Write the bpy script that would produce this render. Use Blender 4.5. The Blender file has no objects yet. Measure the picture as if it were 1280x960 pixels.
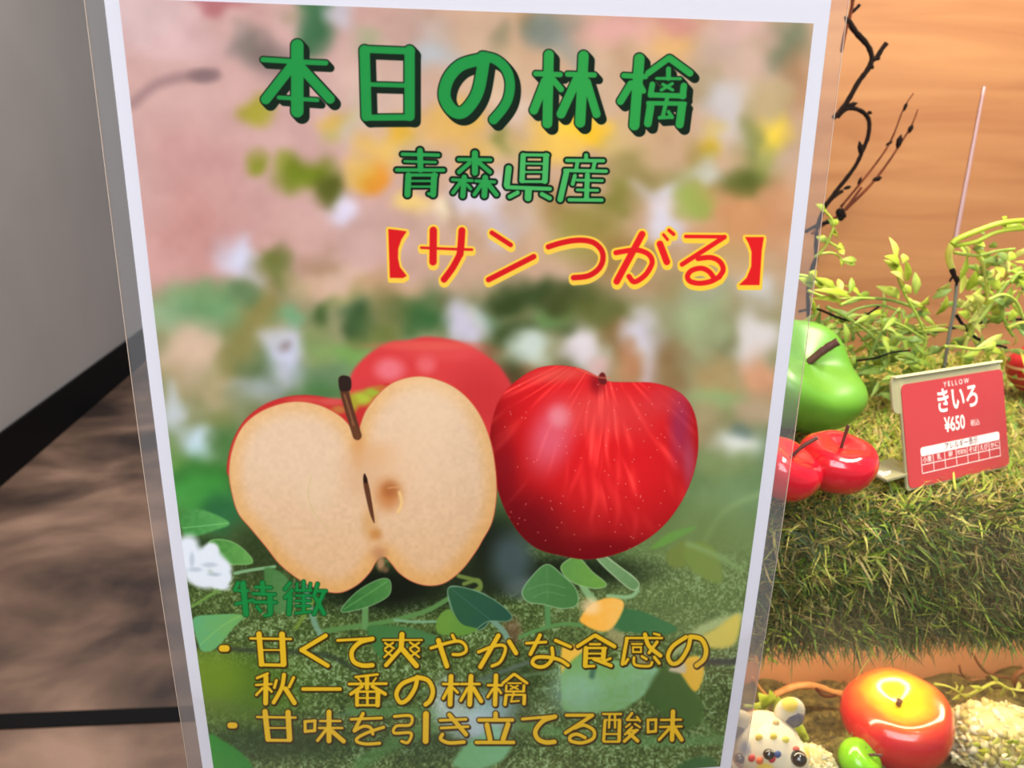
import bpy, bmesh, math, random
import numpy as np
from mathutils import Vector, Matrix

# ================================================================ camera, world, lights, exposure
H = 1.0                                    # eye height of the camera above the floor
F = 961.0                                  # focal length in pixels of the 1280 x 960 frame
PITCH, ROLL, YAW = 0.30911764, 0.01953289, -0.10706802
sc = bpy.context.scene
COL = sc.collection
cp, sp = math.cos(PITCH), math.sin(PITCH); cr, sr = math.cos(ROLL), math.sin(ROLL); cy_, sy_ = math.cos(YAW), math.sin(YAW)
RM = np.array([[cr, -sr, 0], [sr, cr, 0], [0, 0, 1]]) @ np.array([[1, 0, 0], [0, -sp, -cp], [0, cp, -sp]]) @ np.array([[cy_, sy_, 0], [-sy_, cy_, 0], [0, 0, 1]])
cam = bpy.data.cameras.new('camera'); cam_ob = bpy.data.objects.new('camera', cam); COL.objects.link(cam_ob)
cam.sensor_width = 36; cam.lens = 36 * F / 1280; cam.clip_start = .01
cam_ob.matrix_world = Matrix(((RM[0][0], -RM[1][0], -RM[2][0], 0), (RM[0][1], -RM[1][1], -RM[2][1], 0), (RM[0][2], -RM[1][2], -RM[2][2], H), (0, 0, 0, 1)))
cam.dof.use_dof = True; cam.dof.focus_distance = .265; cam.dof.aperture_fstop = 20
sc.camera = cam_ob
sc.view_settings.view_transform = 'Standard'; sc.view_settings.look = 'None'; sc.view_settings.gamma = 1; sc.view_settings.exposure = 0
sc.view_settings.use_curve_mapping = False
W = bpy.data.worlds.new('world'); sc.world = W; W.use_nodes = True
W.node_tree.nodes['Background'].inputs[0].default_value = (.86, .92, 1, 1); W.node_tree.nodes['Background'].inputs[1].default_value = .34

def lamp(name, loc, target, size, power, col, sy=None, spread=180):
    l = bpy.data.lights.new(name, 'AREA'); l.shape = 'RECTANGLE'; l.size = size; l.size_y = sy or size; l.energy = power; l.color = col; l.spread = math.radians(spread)
    o = bpy.data.objects.new(name, l); COL.objects.link(o); o.location = loc
    o.rotation_euler = (Vector(target) - Vector(loc)).to_track_quat('-Z', 'Y').to_euler()
    return o
lamp('room_light', (-.5, -1.4, H + 1.5), (0, .3, H - .1), 1.6, 70, (.93, .96, 1))
lamp('aisle_light', (-1.0, 1.6, H + 1.6), (-1.2, 1.9, 0), 1.2, 46, (1, .95, .90))
lamp('case_light', (.42, .33, H + .36), (.32, .40, H - .2), .40, 6.2, (1, .89, .70), .05)
lamp('lower_case_light', (.27, .375, H - .215), (.27, .385, H - .4), .42, .95, (1, .82, .54), .02)

PRINT_GAIN = 1.12

# ================================================================ helpers
def L(c):
    return tuple(((v / 255.) / 12.92 if v / 255. <= .04045 else ((v / 255. + .055) / 1.055) ** 2.4) for v in c) + (1,)
def ray(px, py):
    return Vector(RM.T @ np.array([(px - 640) / F, (py - 480) / F, 1.]))
def at_y(px, py, y):
    d = ray(px, py); d = d / d.y * y; return Vector((d.x, y, d.z + H))
def at_z(px, py, z):                       # z relative to the eye
    d = ray(px, py); d = d / d.z * z; return Vector((d.x, d.y, z + H))
def tag(o, label=None, cat=None, group=None, kind=None):
    if label: o['label'] = label
    if cat: o['category'] = cat
    if group: o['group'] = group
    if kind: o['kind'] = kind
    return o
def empty(name, loc, label, cat, group=None):
    o = bpy.data.objects.new(name, None); COL.objects.link(o); o.location = loc; o.empty_display_size = .01
    return tag(o, label, cat, group)
def link(name, me, mat, parent=None, kind=None, smooth=True):
    if mat: me.materials.clear(); me.materials.append(mat)
    if smooth: me.polygons.foreach_set('use_smooth', [True] * len(me.polygons))
    o = bpy.data.objects.new(name, me); COL.objects.link(o)
    if parent:
        o.parent = parent; o.matrix_parent_inverse = parent_mat(parent).inverted()
    if kind: o['kind'] = kind
    return o
def parent_mat(p):
    m = Matrix.LocRotScale(p.location, p.rotation_euler, p.scale)
    if p.parent: m = parent_mat(p.parent) @ p.matrix_parent_inverse @ m
    return m
def from_bm(name, bm, mat, parent=None, kind=None, smooth=True):
    me = bpy.data.meshes.new(name); bm.normal_update(); bm.to_mesh(me); bm.free()
    return link(name, me, mat, parent, kind, smooth)
def box(bm, c0, c1, bev=0):
    vs = [bm.verts.new((x, y, z)) for x in (c0[0], c1[0]) for y in (c0[1], c1[1]) for z in (c0[2], c1[2])]
    fs = [(0, 1, 3, 2), (4, 6, 7, 5), (0, 4, 5, 1), (2, 3, 7, 6), (0, 2, 6, 4), (1, 5, 7, 3)]
    fl = [bm.faces.new([vs[i] for i in f]) for f in fs]
    bmesh.ops.recalc_face_normals(bm, faces=fl)
    if bev: bmesh.ops.bevel(bm, geom=list({e for f in fl for e in f.edges}), offset=bev, segments=2, affect='EDGES', profile=.5)
def board(name, c0, c1, mat, parent=None, bev=.001):
    bm = bmesh.new(); box(bm, c0, c1, bev); return from_bm(name, bm, mat, parent, None, False)
def catmull(P, n=5):
    P = [Vector(p) for p in P]; o = []
    if len(P) < 3: return P
    for i in range(len(P) - 1):
        a, b, c, d = P[max(i - 1, 0)], P[i], P[i + 1], P[min(i + 2, len(P) - 1)]
        for k in range(n):
            t = k / n; o.append(.5 * ((2 * b) + (c - a) * t + (2 * a - 5 * b + 4 * c - d) * t * t + (3 * b - a - 3 * c + d) * t ** 3))
    o.append(P[-1]); return o
def tube(bm, P, r0, r1=None, seg=8, n=5, bump=0, rnd=random):
    P = catmull(P, n); r1 = r0 if r1 is None else r1; rings = []; up = None
    for i, p in enumerate(P):
        t = (P[min(i + 1, len(P) - 1)] - P[max(i - 1, 0)]).normalized()
        if up is None: up = t.orthogonal().normalized()
        up = (up - t * up.dot(t)).normalized(); s = t.cross(up)
        r = r0 + (r1 - r0) * i / (len(P) - 1); r *= 1 + bump * rnd.uniform(-1, 1)
        rings.append([bm.verts.new(p + (up * math.cos(a) + s * math.sin(a)) * r) for a in [2 * math.pi * k / seg for k in range(seg)]])
    for a, b in zip(rings, rings[1:]):
        for k in range(seg): bm.faces.new((a[k], a[(k + 1) % seg], b[(k + 1) % seg], b[k]))
    for rg, p, sg in ((rings[0], P[0], -1), (rings[-1], P[-1], 1)):
        f = list(rg) if sg > 0 else list(reversed(rg)); bm.faces.new(f)
def mat(name, col, rough=.5, spec=.5, **kw):
    m = bpy.data.materials.new(name); m.use_nodes = True; b = m.node_tree.nodes['Principled BSDF']
    b.inputs['Base Color'].default_value = L(col); b.inputs['Roughness'].default_value = rough; b.inputs['Specular IOR Level'].default_value = spec
    for k, v in kw.items(): b.inputs[k.replace('_', ' ')].default_value = v
    return m
def nd(m, t, **kw):
    n = m.node_tree.nodes.new(t)
    for k, v in kw.items():
        if k in n.inputs: n.inputs[k].default_value = v
        else: setattr(n, k, v)
    return n
def lk(m, a, b): m.node_tree.links.new(a, b)
def noisy(name, c1, c2, scale, rough=.6, stretch=(1, 1, 1), detail=6, bump=0, c3=None, dist=0, lo=.35, hi=.65, spec=.5, coat=0):
    m = mat(name, c1, rough, spec); b = m.node_tree.nodes['Principled BSDF']
    if coat: b.inputs['Coat Weight'].default_value = coat; b.inputs['Coat Roughness'].default_value = .05
    tc = nd(m, 'ShaderNodeTexCoord'); mp = nd(m, 'ShaderNodeMapping'); mp.inputs['Scale'].default_value = stretch
    nz = nd(m, 'ShaderNodeTexNoise', Scale=scale, Detail=detail, Distortion=dist); rp = nd(m, 'ShaderNodeValToRGB')
    rp.color_ramp.elements[0].position = lo; rp.color_ramp.elements[0].color = L(c1); rp.color_ramp.elements[1].position = hi; rp.color_ramp.elements[1].color = L(c2)
    if c3: e = rp.color_ramp.elements.new((lo + hi) / 2); e.color = L(c3)
    lk(m, tc.outputs['Object'], mp.inputs[0]); lk(m, mp.outputs[0], nz.inputs['Vector']); lk(m, nz.outputs['Fac'], rp.inputs[0]); lk(m, rp.outputs[0], b.inputs['Base Color'])
    if bump:
        bp = nd(m, 'ShaderNodeBump', Strength=bump, Distance=.002); lk(m, nz.outputs['Fac'], bp.inputs['Height']); lk(m, bp.outputs[0], b.inputs['Normal'])
    return m
def clear(name, haze=.05, tint=(255, 255, 255), rough=.04, refl=.9, hazecol=(230, 232, 238), bump=0):
    m = bpy.data.materials.new(name); m.use_nodes = True; t = m.node_tree; t.nodes.clear()
    out = nd(m, 'ShaderNodeOutputMaterial'); tr_ = nd(m, 'ShaderNodeBsdfTransparent'); tr_.inputs[0].default_value = L(tint)
    df = nd(m, 'ShaderNodeBsdfDiffuse'); df.inputs[0].default_value = L(hazecol); gl = nd(m, 'ShaderNodeBsdfGlossy', Roughness=rough)
    fr = nd(m, 'ShaderNodeFresnel', IOR=1.45); mu = nd(m, 'ShaderNodeMath', operation='MULTIPLY'); mu.inputs[1].default_value = refl
    m1 = nd(m, 'ShaderNodeMixShader'); m1.inputs[0].default_value = haze; m2 = nd(m, 'ShaderNodeMixShader')
    lk(m, tr_.outputs[0], m1.inputs[1]); lk(m, df.outputs[0], m1.inputs[2]); lk(m, fr.outputs[0], mu.inputs[0]); lk(m, mu.outputs[0], m2.inputs[0])
    lk(m, m1.outputs[0], m2.inputs[1]); lk(m, gl.outputs[0], m2.inputs[2]); lk(m, m2.outputs[0], out.inputs[0])
    if bump:
        tc = nd(m, 'ShaderNodeTexCoord'); nz = nd(m, 'ShaderNodeTexNoise', Scale=35., Detail=3.); bp = nd(m, 'ShaderNodeBump', Strength=bump, Distance=.001)
        lk(m, tc.outputs['Object'], nz.inputs['Vector']); lk(m, nz.outputs['Fac'], bp.inputs['Height'])
        lk(m, bp.outputs[0], gl.inputs['Normal']); lk(m, bp.outputs[0], fr.inputs['Normal'])
    return m
def attr_mat(name, rough=.5, trans=0., spec=.4):
    m = mat(name, (128, 128, 128), rough, spec); b = m.node_tree.nodes['Principled BSDF']
    a = nd(m, 'ShaderNodeVertexColor', layer_name='tint'); lk(m, a.outputs[0], b.inputs['Base Color'])
    if trans:
        out = m.node_tree.nodes['Material Output']; tl = nd(m, 'ShaderNodeBsdfTranslucent'); mx = nd(m, 'ShaderNodeMixShader'); mx.inputs[0].default_value = trans
        lk(m, a.outputs[0], tl.inputs[0]); lk(m, b.outputs[0], mx.inputs[1]); lk(m, tl.outputs[0], mx.inputs[2]); lk(m, mx.outputs[0], out.inputs[0])
    return m

# ================================================================ the room
M_wall = noisy('painted_wall', (206, 196, 188), (212, 202, 194), 3, .8)
M_base = mat('black_baseboard', (9, 8, 9), .6, .15)
M_floor = noisy('brown_stone_look_floor', (58, 44, 38), (166, 132, 110), 2.6, .5, (1, 1.25, 1), 12, .06, (116, 90, 74), .3, .38, .66)
pa, pb = at_z(0, 605, -H), at_z(146, 480, -H)
dw = (pb - pa); dw.z = 0; dw.normalize(); nw = Vector((dw.y, -dw.x, 0))      # nw points into the aisle
t_ = at_z(0, 605, -H); ray0 = ray(0, 540); k_ = (pa.dot(nw)) / (ray0.x * nw.x + ray0.y * nw.y); BH = H + ray0.z * k_
A = pa - dw * 3.2; B = pa + dw * 8.0
def wall_box(name, a, b, n, t, z0, z1, m):
    bm = bmesh.new(); q = [a, b, b - n * t, a - n * t]
    lo = [bm.verts.new((p.x, p.y, z0)) for p in q]; hi = [bm.verts.new((p.x, p.y, z1)) for p in q]
    fs = [bm.faces.new(lo), bm.faces.new(hi)] + [bm.faces.new((lo[i], lo[(i + 1) % 4], hi[(i + 1) % 4], hi[i])) for i in range(4)]
    bmesh.ops.recalc_face_normals(bm, faces=fs)
    return tag(from_bm(name, bm, m, None, None, False), kind='structure')
wall_box('wall_left', A, B, nw, .12, 0, 3.2, M_wall)
wall_box('baseboard_left', A + nw * .012, B + nw * .012, nw, .012, .0, BH, M_base)
fl = board('floor', (-6, -3, -.1), (6, 11, 0), M_floor, None, 0); tag(fl, kind='structure')
j0, j1 = at_z(0, 903, -H), at_z(240, 893, -H)
dj = (j1 - j0); dj.z = 0; dj.normalize(); nj = Vector((dj.y, -dj.x, 0))
bm = bmesh.new()
q = [j0 - dj * .35 + nj * .019, j0 + dj * 1.9 + nj * .019, j0 + dj * 1.9 - nj * .019, j0 - dj * .35 - nj * .019]
lo = [bm.verts.new((p.x, p.y, .0005)) for p in q]; hi = [bm.verts.new((p.x, p.y, .003)) for p in q]
fs = [bm.faces.new(lo), bm.faces.new(hi)] + [bm.faces.new((lo[i], lo[(i + 1) % 4], hi[(i + 1) % 4], hi[i])) for i in range(4)]
bmesh.ops.recalc_face_normals(bm, faces=fs)
tag(from_bm('floor_strip', bm, M_base, None, None, False), 'black joint strip set into the brown floor of the aisle', 'floor strip')

# ================================================================ the showcase
DECK = -.178                               # upper deck, below the eye
LOW = -.384                                # lower deck
BACK = .62; EDGE = .335; LBACK = .445
M_wood = noisy('wood_veneer', (148, 98, 62), (168, 120, 78), 7, .46, (.7, 1, 8), 12, .01, (159, 110, 71), .8, .3, .72)
M_wood_low = noisy('salmon_wood_panel', (206, 140, 92), (214, 150, 102), 4, .5, (1, 1, 6), 5)
M_pane = clear('showcase_pane', .0, (254, 255, 255), .02, .2)
XL, XR = -.035, .95
case = empty('display_case', (.3, .45, 0), 'wooden showcase of two lit tiers behind the poster, with a clear front pane', 'display case')
board('back_panel', (XL, BACK, 0), (XR, BACK + .015, H + .55), M_wood, case)
board('side_panel', (XL - .016, .262, 0), (XL, BACK + .015, H + .55), M_wood_low, case)
board('upper_shelf', (XL + .0005, EDGE + .024, H + DECK - .016), (XR, BACK - .0005, H + DECK - .0025), M_wood_low, case)
board('lower_back_panel', (XL + .0005, LBACK, H + LOW - .1), (XR, LBACK + .01, H + DECK - .0165), M_wood_low, case)
board('lower_shelf', (XL + .0005, .2625, H + LOW - .02), (XR, LBACK - .0005, H + LOW - .006), M_wood_low, case)
board('plinth', (XL + .0005, .27, 0), (XR, .285, H + LOW - .0205), M_wood_low, case)
board('front_pane', (XL + .0005, .256, H + LOW - .02), (XR, .259, H + .5), M_pane, case, 0)
a, b = at_y(1231, 108, BACK - .0012), at_y(1195, 300, BACK - .0012)
bm = bmesh.new(); tube(bm, [a, (a + b) / 2, b + (b - a) * .05], .0011, .0021, 8)
for v in bm.verts: v.co.y = BACK - .0004 + (v.co.y - BACK) * .25
from_bm('pale_cord', bm, mat('pale_cord', (172, 142, 148), .5), case)
# ---------------------------------------------------------------- printed picture of the poster (numpy, no files)
S = 1.5
X0, Y0, X1, Y1 = 110, -40, 1070, 1010
NW, NH = int((X1 - X0) * S), int((Y1 - Y0) * S)
ART = np.zeros((NH, NW, 3), np.float32)
PX = (X0 + (np.arange(NW) + .5) / S).astype(np.float32)
PY = (Y0 + (np.arange(NH) + .5) / S).astype(np.float32)
AR = np.random.RandomState(5)

def noise(w, h, cell, rs=AR):
    gw, gh = int(w / cell) + 3, int(h / cell) + 3
    g = rs.rand(gh, gw).astype(np.float32)
    x = np.arange(w) / cell; y = np.arange(h) / cell
    xi, yi = x.astype(int), y.astype(int)
    fx, fy = x - xi, y - yi
    fx = fx * fx * (3 - 2 * fx); fy = (fy * fy * (3 - 2 * fy))[:, None]
    a = g[yi][:, xi]; b = g[yi][:, xi + 1]; c = g[yi + 1][:, xi]; d = g[yi + 1][:, xi + 1]
    return (a * (1 - fx) + b * fx) * (1 - fy) + (c * (1 - fx) + d * fx) * fy

def window(x0, y0, x1, y1):
    i0 = max(0, int((x0 - X0) * S)); i1 = min(NW, int((x1 - X0) * S) + 2)
    j0 = max(0, int((y0 - Y0) * S)); j1 = min(NH, int((y1 - Y0) * S) + 2)
    if i1 <= i0 or j1 <= j0: return None
    return slice(j0, j1), slice(i0, i1)

def lay(sl, m, col):
    c = np.array(col, np.float32)
    ART[sl] += (c - ART[sl]) * m[..., None]

def sstep(a, b, v):
    t = np.clip((v - a) / (b - a), 0, 1)
    return t * t * (3 - 2 * t)

def blob(x, y, rx, ry, col, a=.85, rot=0, hard=0.):
    r = max(rx, ry) * 1.7
    sl = window(x - r, y - r, x + r, y + r); a = min(1., a * 1.08)
    if sl is None: return
    dx = PX[sl[1]][None] - x; dy = PY[sl[0]][:, None] - y
    c, s = math.cos(rot), math.sin(rot)
    d = np.sqrt(((dx * c + dy * s) / rx) ** 2 + ((-dx * s + dy * c) / ry) ** 2)
    lay(sl, a * (1 - sstep(.35 + hard * .6, 1.6 - hard * .55, d)), col)

def spline(P, n=6, closed=True):
    P = [np.array(p, float) for p in P]; o = []; N = len(P)
    for i in range(N if closed else N - 1):
        g = (lambda k: P[k % N]) if closed else (lambda k: P[min(max(k, 0), N - 1)])
        a, b, c, d = g(i - 1), g(i), g(i + 1), g(i + 2)
        for t in np.arange(n) / n:
            o.append(.5 * ((2 * b) + (c - a) * t + (2 * a - 5 * b + 4 * c - d) * t * t + (3 * b - a - 3 * c + d) * t ** 3))
    if not closed: o.append(P[-1])
    return o

def tr(P, o, k):
    return [(p[0] / k + o[0], p[1] / k + o[1]) for p in P]

def poly_sdf(P, pad, sp=True):
    P = np.array(spline(P) if sp else P, np.float32)
    sl = window(P[:, 0].min() - pad, P[:, 1].min() - pad, P[:, 0].max() + pad, P[:, 1].max() + pad)
    if sl is None: return None, None
    x = PX[sl[1]][None] + 0 * PY[sl[0]][:, None]; y = PY[sl[0]][:, None] + 0 * x
    d = np.full(x.shape, 1e9, np.float32); ins = np.zeros(x.shape, bool)
    for i in range(len(P)):
        a, b = P[i], P[(i + 1) % len(P)]
        ex, ey = b - a
        wx, wy = x - a[0], y - a[1]
        t = np.clip((wx * ex + wy * ey) / (ex * ex + ey * ey + 1e-9), 0, 1)
        d = np.minimum(d, (wx - ex * t) ** 2 + (wy - ey * t) ** 2)
        if ey != 0:
            c = ((a[1] <= y) != (b[1] <= y)) & (x < a[0] + ex * (y - a[1]) / ey)
            ins ^= c
    d = np.sqrt(d)
    return sl, np.where(ins, -d, d)

def shape(P, col, soft=1., a=1., sp=True, grow=0.):
    sl, d = poly_sdf(P, soft + grow + 2, sp)
    if sl is None: return None
    m = a * (1 - sstep(-soft, soft, d - grow))
    lay(sl, m, col)
    return sl, d, m

def line(P, w, col, soft=.7, a=1., sp=True):
    if sp and len(P) > 2: P = spline(P, 6, False)
    P = np.array(P, np.float32); pad = w / 2 + soft + 1
    sl = window(P[:, 0].min() - pad, P[:, 1].min() - pad, P[:, 0].max() + pad, P[:, 1].max() + pad)
    if sl is None: return
    x = PX[sl[1]][None]; y = PY[sl[0]][:, None]
    d = np.full((y.shape[0], x.shape[1]), 1e9, np.float32)
    for i in range(len(P) - 1):
        q, b = P[i], P[i + 1]
        ex, ey = b - q
        t = np.clip(((x - q[0]) * ex + (y - q[1]) * ey) / (ex * ex + ey * ey + 1e-9), 0, 1)
        d = np.minimum(d, (x - q[0] - ex * t) ** 2 + (y - q[1] - ey * t) ** 2)
    lay(sl, a * (1 - sstep(-soft, soft, np.sqrt(d) - w / 2)), col)

# --- blurred backdrop: soft base, rows of (x, y, rx, ry, (r, g, b), alpha)
yy = PY[:, None, None]; xx = PX[None, :, None]
def colr(*c): return np.array(c, np.float32)
base = colr(198, 158, 150) * (1 - sstep(330, 380, yy)) + colr(150, 145, 105) * sstep(330, 380, yy)
w_ = sstep(420, 640, xx) * (1 - sstep(300, 420, yy))
base = base * (1 - w_) + colr(196, 160, 128) * w_
g_ = sstep(470, 620, yy)
ART[:] = base * (1 - g_) + colr(86, 112, 62) * g_
BL = [
 (180,20,60,40,(210,182,182),.7),(275,2,34,12,(168,95,100),.7),(230,60,60,30,(208,172,170),.6),(240,210,60,50,(196,146,140),.7),
 (255,300,80,60,(194,140,132),.8),(200,330,40,30,(200,150,142),.6),(330,270,50,40,(200,156,148),.7),(400,310,70,40,(200,158,146),.7),
 (470,300,60,30,(196,160,150),.6),(240,380,30,25,(205,160,150),.5),(470,120,60,60,(206,178,158),.6),(470,60,40,30,(200,165,150),.6),
 (395,28,19,36,(62,106,68),.9),(425,15,18,14,(190,195,205),.6),(365,15,16,14,(150,140,110),.5),(318,60,24,26,(120,112,102),.75),(345,78,20,22,(110,95,90),.6),
 (455,45,22,18,(150,160,118),.6),(545,65,30,26,(172,182,188),.7),(520,30,30,22,(180,150,138),.5),(600,40,30,26,(198,165,140),.7),(665,30,14,14,(120,112,80),.7),
 (628,52,14,14,(110,112,84),.6),(655,18,10,12,(170,130,90),.5),(690,38,30,22,(118,128,118),.8),(715,62,24,20,(150,150,140),.6),(770,35,44,22,(216,160,152),.8),
 (835,55,32,24,(224,174,112),.8),(845,22,40,14,(208,140,130),.7),(900,60,40,30,(190,165,150),.7),(930,35,40,22,(212,172,165),.7),(985,60,26,34,(116,124,96),.8),
 (1000,110,22,40,(178,128,90),.6),(940,90,34,34,(200,170,152),.7),(880,110,30,30,(160,145,110),.6),(905,140,30,34,(200,196,200),.7),(960,130,30,30,(178,160,110),.6),
 (968,165,24,20,(236,202,70),.95),(960,205,26,28,(140,150,70),.7),(938,170,12,30,(120,128,64),.7),(892,175,18,16,(214,176,60),.9),(878,190,26,20,(150,130,50),.6),
 (935,228,38,20,(84,96,36),.9),(990,190,18,50,(190,160,140),.5),(620,90,34,40,(214,184,150),.5),(740,100,30,40,(206,178,150),.6),(650,140,30,24,(220,196,180),.6),
 (325,130,19,17,(160,152,46),.85),(317,196,14,15,(138,142,46),.9),(378,218,30,24,(112,124,30),.95),(405,238,22,18,(84,88,28),.9),(352,208,10,14,(150,150,60),.6),
 (425,264,15,22,(216,206,222),.9),(416,150,20,14,(206,168,78),.8),(412,170,16,12,(180,170,90),.6),(438,160,14,30,(188,180,150),.6),(500,170,22,16,(216,164,46),.9),(475,190,26,24,(222,180,90),.8),
 (461,222,16,16,(216,136,40),.95),(440,215,20,16,(220,180,80),.7),(520,200,30,30,(200,180,130),.5),(575,150,26,24,(226,180,70),.7),(555,165,30,18,(216,170,90),.7),
 (595,190,24,18,(222,176,90),.7),(640,190,34,22,(200,176,110),.5),(710,160,34,22,(244,196,66),.95),(742,165,26,18,(242,190,50),.95),(690,185,30,18,(232,186,80),.8),
 (632,175,10,24,(130,132,60),.7),(780,180,30,26,(206,178,110),.7),(812,170,30,26,(196,160,120),.7),(800,210,30,24,(150,134,78),.8),(770,245,32,24,(134,128,58),.85),
 (845,225,30,18,(140,128,70),.7),(510,258,20,14,(234,200,120),.9),(556,266,24,18,(240,222,186),.85),(600,250,26,26,(214,208,222),.8),(630,285,24,26,(200,186,196),.7),
 (540,290,26,18,(190,158,140),.6),(572,270,10,20,(150,120,100),.5),(660,265,26,24,(194,170,150),.6),(700,262,28,24,(160,130,76),.7),(740,290,44,28,(146,134,64),.8),
 (770,320,50,30,(150,118,60),.7),(715,310,28,24,(160,150,80),.6),(828,238,26,14,(208,200,206),.8,),(826,275,18,26,(216,208,214),.9),(842,290,14,18,(200,190,200),.6),
 (872,250,26,17,(150,168,76),.85),(930,270,50,36,(202,142,92),.85),(980,270,24,50,(202,146,104),.8),(900,320,40,30,(186,150,96),.7),(950,340,34,26,(190,160,120),.6),
 (870,215,30,16,(176,178,130),.6),(886,205,20,22,(204,204,200),.6),
 (300,326,21,24,(204,202,218),.9),(313,345,16,14,(190,186,206),.7),(345,332,26,19,(112,116,58),.9),(365,350,24,14,(120,130,70),.6),(250,372,50,22,(116,150,98),.8),(215,392,34,22,(150,180,140),.6),
 (262,398,40,24,(104,148,98),.8),(320,392,26,44,(140,128,70),.8),(298,372,18,18,(90,120,80),.7),(355,394,18,17,(122,168,126),.85),(400,384,20,18,(66,92,44),.9),(432,372,24,14,(150,150,90),.6),
 (450,405,19,18,(58,86,48),.9),(405,325,22,14,(150,120,80),.5),(395,352,30,18,(206,168,140),.8),(430,345,26,22,(212,178,156),.7),(475,360,40,18,(190,150,110),.7),
 (530,395,36,26,(56,96,48),.95),(492,392,26,24,(110,110,60),.7),(565,375,16,14,(100,100,60),.6),(578,405,19,28,(198,192,206),.9),(610,400,16,20,(200,206,208),.8),
 (628,400,14,12,(140,180,150),.6),(245,435,36,34,(206,176,150),.9),(222,470,20,22,(184,160,120),.6),(300,445,30,40,(136,130,76),.85),(330,462,24,22,(92,116,78),.8),(280,485,30,22,(180,160,120),.7),
 (360,444,26,30,(206,206,224),.95),(352,440,7,7,(130,110,100),.8),(372,470,16,14,(180,180,200),.6),(335,490,36,20,(156,164,160),.8),(300,512,30,20,(120,130,90),.6),
 (218,512,14,34,(196,202,206),.8),(250,546,20,17,(196,214,222),.95),(272,520,16,16,(120,128,70),.7),(395,430,22,24,(130,150,90),.7),(430,450,30,24,(116,160,80),.85),(405,478,34,18,(100,130,90),.8),
 (470,425,34,16,(110,120,60),.8),(400,500,40,16,(74,118,66),.8),
 (650,372,46,22,(60,76,36),.95),(720,378,44,22,(66,74,34),.9),(690,402,26,16,(104,140,80),.9),(640,420,34,20,(60,76,36),.9),(660,440,21,20,(196,206,192),.95),(752,392,36,34,(96,100,48),.9),
 (722,442,24,24,(220,208,208),.95),(742,468,14,12,(226,180,180),.7),(700,465,20,20,(90,90,50),.7),(705,420,20,12,(80,90,50),.8),(770,420,22,26,(140,100,60),.8),(795,418,26,26,(208,200,206),.95),
 (822,430,16,22,(200,190,196),.8),(812,462,16,20,(206,186,186),.9),(780,455,20,20,(190,130,90),.8),(840,455,22,34,(140,110,70),.8),(850,390,28,36,(150,150,110),.7),(882,405,26,34,(164,178,130),.85),
 (840,350,30,22,(150,130,80),.6),(880,360,24,20,(150,160,130),.6),(945,362,26,20,(204,200,196),.8),(910,430,24,30,(130,130,90),.7),(944,425,22,32,(214,204,198),.9),(952,470,22,26,(208,150,112),.85),(900,470,28,20,(180,150,100),.7),
 (895,498,32,18,(142,168,106),.85),(940,510,26,16,(190,160,130),.7),(880,530,26,30,(170,150,110),.8),(922,555,24,20,(222,222,212),.95),(925,535,12,8,(90,110,100),.7),(955,560,20,30,(130,150,120),.6),(900,580,34,22,(130,146,92),.8),
 (640,480,26,26,(60,70,36),.9),(610,440,14,20,(90,90,50),.6),(670,475,26,14,(150,90,60),.5),
 (250,590,50,30,(60,124,52),.9),(215,570,20,16,(120,160,80),.6),(240,620,50,20,(70,150,66),.85),(275,650,30,24,(40,104,60),.8),(300,620,20,34,(50,110,60),.7),(290,560,20,30,(70,120,60),.7),
 (905,620,60,30,(118,142,92),.9),(900,660,70,26,(104,128,74),.8),(940,640,30,60,(120,146,100),.7),
]
for b in BL: blob(*b)
def warp(cell, amp):
    global ART
    dx = (noise(NW, NH, cell) - .5) * 2 * amp; dy = (noise(NW, NH, cell) - .5) * 2 * amp
    gx = np.clip(np.arange(NW)[None] + dx, 0, NW - 1).astype(int); gy = np.clip(np.arange(NH)[:, None] + dy, 0, NH - 1).astype(int)
    ART = ART[gy, gx]
warp(46., 20.); warp(20., 7.)
for ax in (0, 1, 0, 1):
    acc = np.zeros_like(ART)
    for q in range(-7, 8): acc += np.roll(ART, q, ax)
    ART = acc / 15
ART += ((noise(NW, NH, 40.) - .5) * 12 + (noise(NW, NH, 16.) - .5) * 4)[..., None]
line([(165,130),(195,106),(230,96),(268,92)], 13, (150,118,116), 7, .7)
blob(255,95,18,9,(118,96,96),.6)
line([(870,700),(905,640),(975,608)], 7, (150,176,116), 6, .5)

# --- moss ground with specks
ny = int(NH)
n1 = noise(NW, NH, 3.2); n2 = noise(NW, NH, 7.); n3 = noise(NW, NH, 60.)
m = (sstep(655, 720, PY)[:, None] * (1 + 0 * PX[None]))
k = np.clip(.55 * n1 + .3 * n2 + .25 * n3, 0, 1)[..., None]
dark, mid_, lite = colr(34, 50, 24), colr(84, 104, 50), colr(150, 178, 122)
moss = np.where(k < .55, dark + (mid_ - dark) * k / .55, mid_ + (lite - mid_) * (k - .55) / .45 * 1.3)
rt = sstep(620, 850, PX)[None, :, None] * (1 - sstep(780, 840, PY))[:, None, None]
moss = moss * (1 - .45 * rt) + colr(132, 150, 96) * .45 * rt
ART += (moss - ART) * (m[..., None])
blob(880,670,80,36,(118,136,80),.6)
for b in [(330,690,50,40,(40,52,26),.7),(480,735,90,30,(16,24,14),.95),(620,690,40,50,(22,30,20),.9),(700,715,110,20,(24,32,18),.85),(600,725,60,24,(30,40,24),.8),(250,690,30,20,(36,56,30),.8),
          (640,700,26,34,(80,98,100),.7),(655,735,22,14,(96,110,110),.6),(640,790,12,18,(120,80,60),.6)]: blob(*b)
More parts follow.
